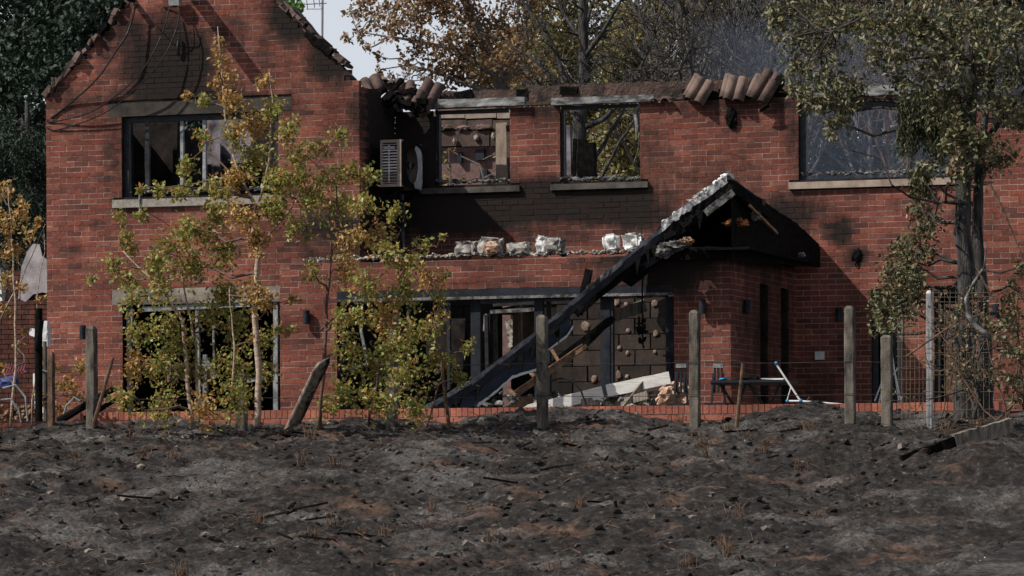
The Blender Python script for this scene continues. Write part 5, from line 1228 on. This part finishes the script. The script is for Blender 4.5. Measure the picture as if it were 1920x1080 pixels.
oak = leafy('oak_tree', 'tall evergreen oak with two charred black trunks and hanging leafy boughs at right', 'oak tree', [[(1805,800,.14,0),(1808,700,.125,0),(1812,560,.12,0),(1806,400,.11,0),(1815,250,.10,0),(1820,100,.085,0),(1830,-80,.06,0)], [(1850,800,.11,.3),(1848,700,.10,.3),(1842,560,.085,.3),(1832,420,.075,.3),(1838,300,.06,.3),(1860,120,.04,.3),(1890,-60,.03,.3)],
      [(1815,120,.05,-.3),(1740,40,.035,-.5),(1640,20,.02,-.6),(1560,60,.008,-.6)], [(1850,260,.05,0),(1885,215,.03,-.2),(1925,165,.02,-.3)], [(1812,380,.04,-.2),(1760,380,.015,-.4),(1740,440,.01,-.4),(1700,560,.005,-.4)]],
      O, -9.1, .068, 'oakleaf', 'burntbark', 225, 111, None, .5, 'darkbark', 1.1, tw=.006, ntw=9, asp=.5, radk=.86)
rs = random.Random(9); dp = []; k = MB()
for i in range(120):
    x0 = rs.uniform(1688, 1778); y0 = rs.uniform(165, 235); L_ = rs.uniform(30, 95)*(1 if x0 < 1750 else .8); y1 = y0+L_; Yq = -9.1+rs.uniform(-.3, .3)
    a_ = P(x0, y0, Yq); b_ = P(x0+rs.uniform(-14, 10), y1, Yq); k.tube([a_, a_.lerp(b_, .5), b_], [.004, .003, .001], 3, False)
    for j in range(40): p = a_.lerp(b_, rs.random()); dp.append((p.x+rs.gauss(0, .018), p.y+rs.gauss(0, .018), p.z+rs.gauss(0, .018)))
for i in range(22):
    x0 = rs.uniform(1708, 1750); a_ = P(x0, rs.uniform(300, 330), -9.1); b_ = P(x0+rs.uniform(-5, 5), rs.uniform(345, 380), -9.1)
    for j in range(26): p = a_.lerp(b_, rs.random()); dp.append((p.x+rs.gauss(0, .018), p.y+rs.gauss(0, .018), p.z+rs.gauss(0, .018)))
dr = leaves('drooping_foliage', dp, .06, M['droop'], oak, 2.2, 7, .28); k.build('drooping_twigs', M['darkbark'], oak)
# broken grey limb in front of trunks, bare scorched twigs
simple(MB().tube([P(1850,455,-14), P(1846,500,-14), P(1825,530,-14), P(1812,560,-14), P(1815,590,-14), P(1830,612,-14), P(1848,625,-14), P(1857,638,-14)], [.006,.01,.014,.022,.026,.026,.024,.018], 8), 'peeled_branch', 'charash', 'pale peeled crooked branch hanging before the charred trunks', 'branch', smooth=True)
def thicket(name, label, cat, base, n, L_, Y, m, seed, rad=.01, spread=1.0, depth=3, leafp=0, leafm=None, size=.05, group=None, grav=0):
    rs = random.Random(seed); t_ = thing(name, label, cat, tuple(P(base[0], base[1], Y)), group); k = MB(); lp = []
    def grow(p, d, L_, r, lev):
        n_ = 5; pts = [p]; dd = Vector(d)
        for i in range(n_):
            dd = (dd+Vector([rs.gauss(0, 1) for _ in range(3)])*.16+Vector((0, 0, grav*.1))).normalized(); p = p+dd*L_/n_; pts.append(p)
            if lev > 0 and i > 0:
                for _ in range(rs.choice((1, 1, 2))):
                    nd = (dd+Vector([rs.gauss(0, 1)*spread for _ in range(3)])*.62).normalized(); grow(p, nd, L_*rs.uniform(.45, .7), r*.55, lev-1)
        k.tube(pts, [r*(1-.6*i/n_) for i in range(n_+1)], 6 if r > .03 else (4 if lev > 0 else 3), False)
        if leafp and lev == 0:
            for q in pts[2:]:
                for _ in range(leafp): lp.append((q.x+rs.gauss(0, size), q.y+rs.gauss(0, size), q.z+rs.gauss(0, size)))
    for i in range(n):
        b = P(base[0]+rs.uniform(-1, 1)*base[2], base[1], Y+rs.uniform(-.2, .2)); grow(b, Vector((rs.gauss(0, .35)*spread, rs.gauss(0, .3), 1)).normalized(), L_*rs.uniform(.7, 1.1), rad, depth)
    k.build('branches', M[m], t_, smooth=True)
    if lp: leaves('crown', lp, size, M[leafm], t_, .3, seed)
    return t_
thicket('burnt_shrub', 'scorched bare shrub with dry leaves at the foot of the right bank', 'shrub', (1885, 790, 18), 5, 1.0, -12.4, 'stick', 121, .012, 1.1, 2, 1, 'oakleaf', .04)
thicket('burnt_shrub', 'small twiggy scorched shrub between the two charred trunks and the grey post', 'shrub', (1830, 785, 12), 3, .9, -11.6, 'burntbark', 122, .02, 1.2, 2, 1, 'brownleaf', .045)
leafy('scorched_shrub', 'leafy scorched shrub entering at the right edge below the oak', 'shrub', [[(1925,800,.02,0),(1912,680,.014,0),(1905,560,.006,0)]], [(1880,640,26),(1905,660,30),(1870,690,20),(1900,610,24),(1860,610,12),(1890,710,24),(1915,740,24),(1850,600,10),(1800,580,10),(1790,592,12)], -12.8, .055, 'oakleaf', 'stick', 110, 124, None, .3, 'stick', .4, tw=.004, ntw=12)
for i, (pts, lb) in enumerate((([(1856,345),(1875,380),(1900,440),(1925,500)], 'upper'), ([(1830,500),(1862,560),(1890,540),(1925,560)], 'mid'), ([(1700,668),(1740,640),(1800,600),(1850,620),(1880,650)], 'low'))):
    stick([(x_, y_, -12.9) for x_, y_ in pts], [.012, .011, .009, .006, .004][:len(pts)], 'bare_branch', 'stick', {'upper': 'bare thin branch crossing the brick right of the trunks, highest of three', 'mid': 'dark bare branch leaving the right trunk at mid height', 'low': 'long rusty bramble arching left from the shrub over the grey post'}[lb], 'branch')
# autumn shrub at left edge
leafy('rust_leaved_shrub', 'rust and yellow leaved shrub with bare pale twigs at the left edge', 'shrub', [[(20,800,.02,0),(30,650,.015,0),(25,480,.01,0),(15,350,.005,0)], [(60,800,.012,0),(70,600,.008,0),(82,430,.004,0)], [(0,600,.01,.2),(50,500,.006,.2),(85,420,.003,.2)]],
      [(10,360,24),(35,400,28),(8,420,30),(55,440,16),(20,470,24),(70,410,14),(5,520,24),(40,540,10),(75,560,9),(10,580,12),(50,620,9),(90,690,22),(120,720,22),(100,760,20),(150,690,20),(140,740,20),(190,740,14),(30,650,12),(75,740,14),(0,690,14)], -7.2, .062, 'orangeleaf', 'bark', 200, 131, None, .2, 'greybark', .4, tw=.004)

# trees behind ---------------------------------------------------
def fill(x0, x1, y0, y1, n, r0_, r1_, rs, poly=None):
    out = []
    while len(out) < n:
        x_ = rs.uniform(x0, x1); y_ = rs.uniform(y0, y1)
        if poly is None or poly(x_, y_): out.append((x_, y_, rs.uniform(r0_, r1_)))
    return out
rs = random.Random(55)
# dark tree mass at far left: three trees
leafy('dark_evergreen_tree', 'dark green dense tree behind the left roof slope, nearest the gable', 'tree', [[(170,900,.25,0),(165,300,.16,0),(150,-100,.06,0)]], fill(70,250,-60,330,34,40,62,rs, lambda x,y: x < 250-y*.7+10) , 14, .13, 'darkleaf', 'darkbark', 230, 141, 'dark trees at the left', .3, None, 1.5, tw=.01)
leafy('dark_evergreen_tree', 'dark green dense tree at the top left corner', 'tree', [[(20,900,.25,0),(30,300,.16,0),(40,-100,.06,0)]], fill(-40,130,-60,420,46,40,62,rs), 17, .14, 'darkleaf', 'darkbark', 230, 142, 'dark trees at the left', .3, None, 1.8, tw=.01)
leafy('pine_tree', 'shaded grey-green conifer low between the gable and the rust shrub', 'tree', [[(60,900,.2,0),(55,400,.1,0),(50,190,.03,0)]], fill(-20,100,190,470,36,26,44,rs), 11, .10, 'darkleaf', 'darkbark', 260, 143, 'dark trees at the left', .9, None, 1.0, tw=.008, asp=.3)
leafy('small_green_tree', 'sliver of fresh green treetop behind the right gable slope', 'tree', [[(545,300,.08,0),(548,60,.04,0)]], [(540,8,22),(562,18,18),(550,-5,20),(525,10,20)], 12, .10, 'freshleaf', 'darkbark', 160, 144, None, .1, None, .6)
leafy('dark_evergreen_tree', 'dark tree glimpsed through the gable window from behind the house', 'tree', [[(350,900,.2,0),(370,400,.14,0),(390,240,.05,0)]], fill(230,500,195,330,60,34,46,rs), 13, .13, 'darkleaf', 'darkbark', 150, 145, 'dark trees at the left', .3, None, 1.0, tw=.01)
# brown-leaved tree with the sky behind
leafy('brown_leaved_tree', 'large tree with scorched brown leaves against the white sky behind the small windows', 'tree', [[(985,520,.2,0),(960,260,.16,0),(930,120,.12,0),(880,20,.08,0),(840,-80,.05,0)], [(930,140,.07,0),(850,90,.045,0),(740,70,.02,0),(670,60,.006,0)], [(945,180,.06,0),(880,160,.04,0),(800,130,.02,0)], [(940,150,.07,0),(990,30,.04,0),(1000,-60,.03,0)], [(890,30,.04,0),(780,-10,.02,0),(690,-30,.01,0)]],
      [(665,20,20),(700,30,30),(690,90,12),(740,10,36),(735,60,26),(710,105,9),(780,30,40),(790,80,36),(760,120,12),(830,20,44),(840,70,40),(830,120,34),(880,30,44),(890,90,44),(860,140,30),(900,140,36),(940,40,40),(950,100,40),(940,160,36),(980,60,36),(990,130,36),(1000,10,30),(650,70,9),(675,60,12),(715,130,10),(760,-20,36),(860,-20,50),(960,-20,50),(800,150,14),(830,165,14),(770,155,8),(800,-10,40),(690,0,26),(980,190,30),(940,210,30),(905,60,40),(870,110,34)], 14, .095, 'brownleaf', 'greybark', 215, 151, None, .3, 'greybark', 1.2, tw=.008, ntw=9)
leafy('low_scrub', 'thin brown scrub low beyond the burnt eaves corner', 'shrub', [[(760,300,.04,0),(750,160,.02,0)]], [(690,150,12),(712,145,12),(735,150,12),(760,142,12),(790,150,12),(780,130,8),(730,138,8)], 8, .06, 'brownleaf', 'greybark', 160, 152, None, .1, None, .5)
# yellow-green trees further back
leafy('yellow_green_tree', 'yellow-green tree behind the dark branching tree, above the middle window', 'tree', [[(1080,700,.2,0),(1090,200,.12,0),(1100,-100,.05,0)]], fill(985,1180,20,350,46,38,58,rs)+fill(1000,1180,-60,40,8,36,50,rs), 26, .12, 'greenleaf', 'darkbark', 170, 161, 'trees beyond the house', .3, None, 2.0, tw=.012)
leafy('yellow_green_tree', 'yellow-green tree right of the dark branching tree', 'tree', [[(1240,700,.2,0),(1235,200,.12,0),(1230,-100,.05,0)]], fill(1150,1330,-50,350,50,38,58,rs), 24, .12, 'greenleaf', 'darkbark', 185, 162, 'trees beyond the house', .3, None, 2.0, tw=.012)
leafy('dark_green_tree', 'dull green tree mass behind the bare thicket over the roof tiles', 'tree', [[(1400,700,.2,0),(1400,200,.12,0),(1400,-100,.05,0)]], fill(1300,1530,-50,300,54,38,60,rs), 30, .14, 'darkleaf', 'darkbark', 200, 163, 'trees beyond the house', .3, None, 2.5, tw=.012)
leafy('dark_green_tree', 'dull dark tree filling the wide right window', 'tree', [[(1640,700,.2,0),(1640,200,.12,0),(1640,-100,.05,0)]], fill(1500,1760,-50,380,80,40,62,rs), 30, .14, 'darkleaf', 'darkbark', 180, 164, 'trees beyond the house', .3, None, 2.5, tw=.012)
leafy('dark_green_tree', 'dark tree behind the right trunks and top right corner', 'tree', [[(1860,700,.2,0),(1860,200,.12,0),(1860,-100,.05,0)]], fill(1740,1990,-60,330,70,40,62,rs), 26, .14, 'darkleaf', 'darkbark', 190, 165, 'trees beyond the house', .3, None, 2.5, tw=.012)
leafy('dull_green_tree', 'dull green tree behind the brown-leaved tree, low through the left small window', 'tree', [[(900,700,.2,0),(900,300,.1,0),(900,170,.04,0)]], fill(880,1010,80,250,24,34,48,rs)+[(835,300,18),(850,330,14),(935,290,16),(940,320,14),(830,330,14)], 33, .13, 'greenleaf', 'darkbark', 150, 166, 'trees beyond the house', .3, None, 1.5, tw=.012)
leafy('dry_bush', 'dry leafy bush with bare twigs low behind the left small window', 'bush', [[(840,420,.03,0),(845,330,.015,0),(840,270,.005,0)], [(940,420,.03,0),(900,310,.02,0),(850,285,.008,0)], [(905,300,.012,0),(955,275,.006,0)]], [(835,300,14),(840,330,12),(850,275,8),(940,325,10),(930,290,8),(870,335,8),(830,345,16),(960,300,10)], 12, .07, 'greenleaf', 'greybark', 120, 181, None, .2, None, .4, leafm2='orangeleaf', test2=lambda x, y, rs: rs.random() < .4)
# dark branching tree in the middle
bt = [[(1084,520,.19,0),(1082,330,.17,0),(1088,220,.15,0),(1096,140,.13,0),(1094,70,.10,0),(1092,0,.08,0),(1088,-60,.05,0)],
      [(1086,250,.09,0),(1065,170,.07,.2),(1040,90,.05,.3),(1000,30,.03,.3),(960,-20,.015,.3)], [(1095,110,.06,0),(1130,60,.045,-.2),(1165,0,.03,-.2),(1180,-50,.02,-.2)], [(1094,80,.05,0),(1060,30,.035,.2),(1040,-20,.02,.2)],
      [(1088,240,.08,0),(1130,225,.05,-.1),(1165,190,.04,-.1),(1200,130,.03,-.1),(1230,60,.02,-.1),(1270,0,.01,-.1)], [(1084,290,.07,0),(1120,290,.045,.2),(1150,240,.035,.3),(1190,170,.025,.3),(1240,120,.012,.3),(1290,60,.006,.3)],
      [(1082,320,.06,0),(1130,330,.04,-.3),(1165,260,.03,-.3),(1200,210,.02,-.3)], [(1066,180,.05,.2),(1010,120,.03,.2),(950,80,.018,.2),(900,60,.008,.2)], [(1070,200,.04,-.2),(1020,170,.025,-.2),(985,120,.016,-.2),(970,60,.008,-.2)], [(1095,60,.04,.3),(1110,10,.03,.3),(1130,-50,.02,.3)], [(1045,100,.03,.3),(1020,50,.02,.3),(1015,0,.012,.3)]]
rs = random.Random(77)
leafy('dark_branching_tree', 'dark bare many-limbed tree standing right behind the middle window', 'tree', bt, fill(960,1290,-30,190,95,18,40,rs), 9.5, .08, 'darkleaf', 'burntbark', 0, 171, None, 0, 'burntbark', .8, tw=.005, ntw=8, bn=6, radk=.78)
# bare burnt thickets
for i, (x_, Y, n_, L_, m, lb) in enumerate(((1330, 13, 3, 5.2, 'darkbark', 'bare burnt tree left of the roof tiles'), (1400, 15, 3, 5.6, 'greybark', 'bare grey tree over the middle roof tiles'), (1470, 12, 3, 5.4, 'darkbark', 'bare burnt tree over the right roof tiles'), (1560, 16, 4, 5.4, 'greybark', 'bare grey trees left in the wide window'), (1640, 18, 4, 5.5, 'greybark', 'bare grey trees in the middle of the wide window'), (1700, 15, 3, 5.2, 'stick', 'bare reddish trees right in the wide window'), (1250, 16, 3, 5.0, 'greybark', 'bare grey tree right of the dark branching tree'))):
    thicket('bare_burnt_tree', lb, 'tree', (x_, 470, 30), n_, L_*.62, Y, m, 200+i, .06, .9, 3, 0, None, group='bare burnt trees behind', grav=1)

# smoke drifting behind the right half of the house
a = P(1180, 400, 8); 
k = MB().bb(P(1300, 300, 7.5).x, P(2200, 300, 7.5).x, 7.0, 11.2, ZP+.05, 6.5)
sm_ = k.build('smoke', M['core'], None, kind='stuff', label='thin blue-grey smoke drifting behind the right side of the house', cat='smoke')
vm = bpy.data.materials.new('smoke'); vm.use_nodes = True; n = vm.node_tree.nodes; n.remove(n['Principled BSDF']); pv = n.new('ShaderNodeVolumePrincipled'); pv.inputs['Density'].default_value = .028; pv.inputs['Color'].default_value = (.60,.70,.95,1); pv.inputs['Anisotropy'].default_value = .2
vm.node_tree.links.new(pv.outputs[0], n['Material Output'].inputs['Volume']); sm_.data.materials.clear(); sm_.data.materials.append(vm)
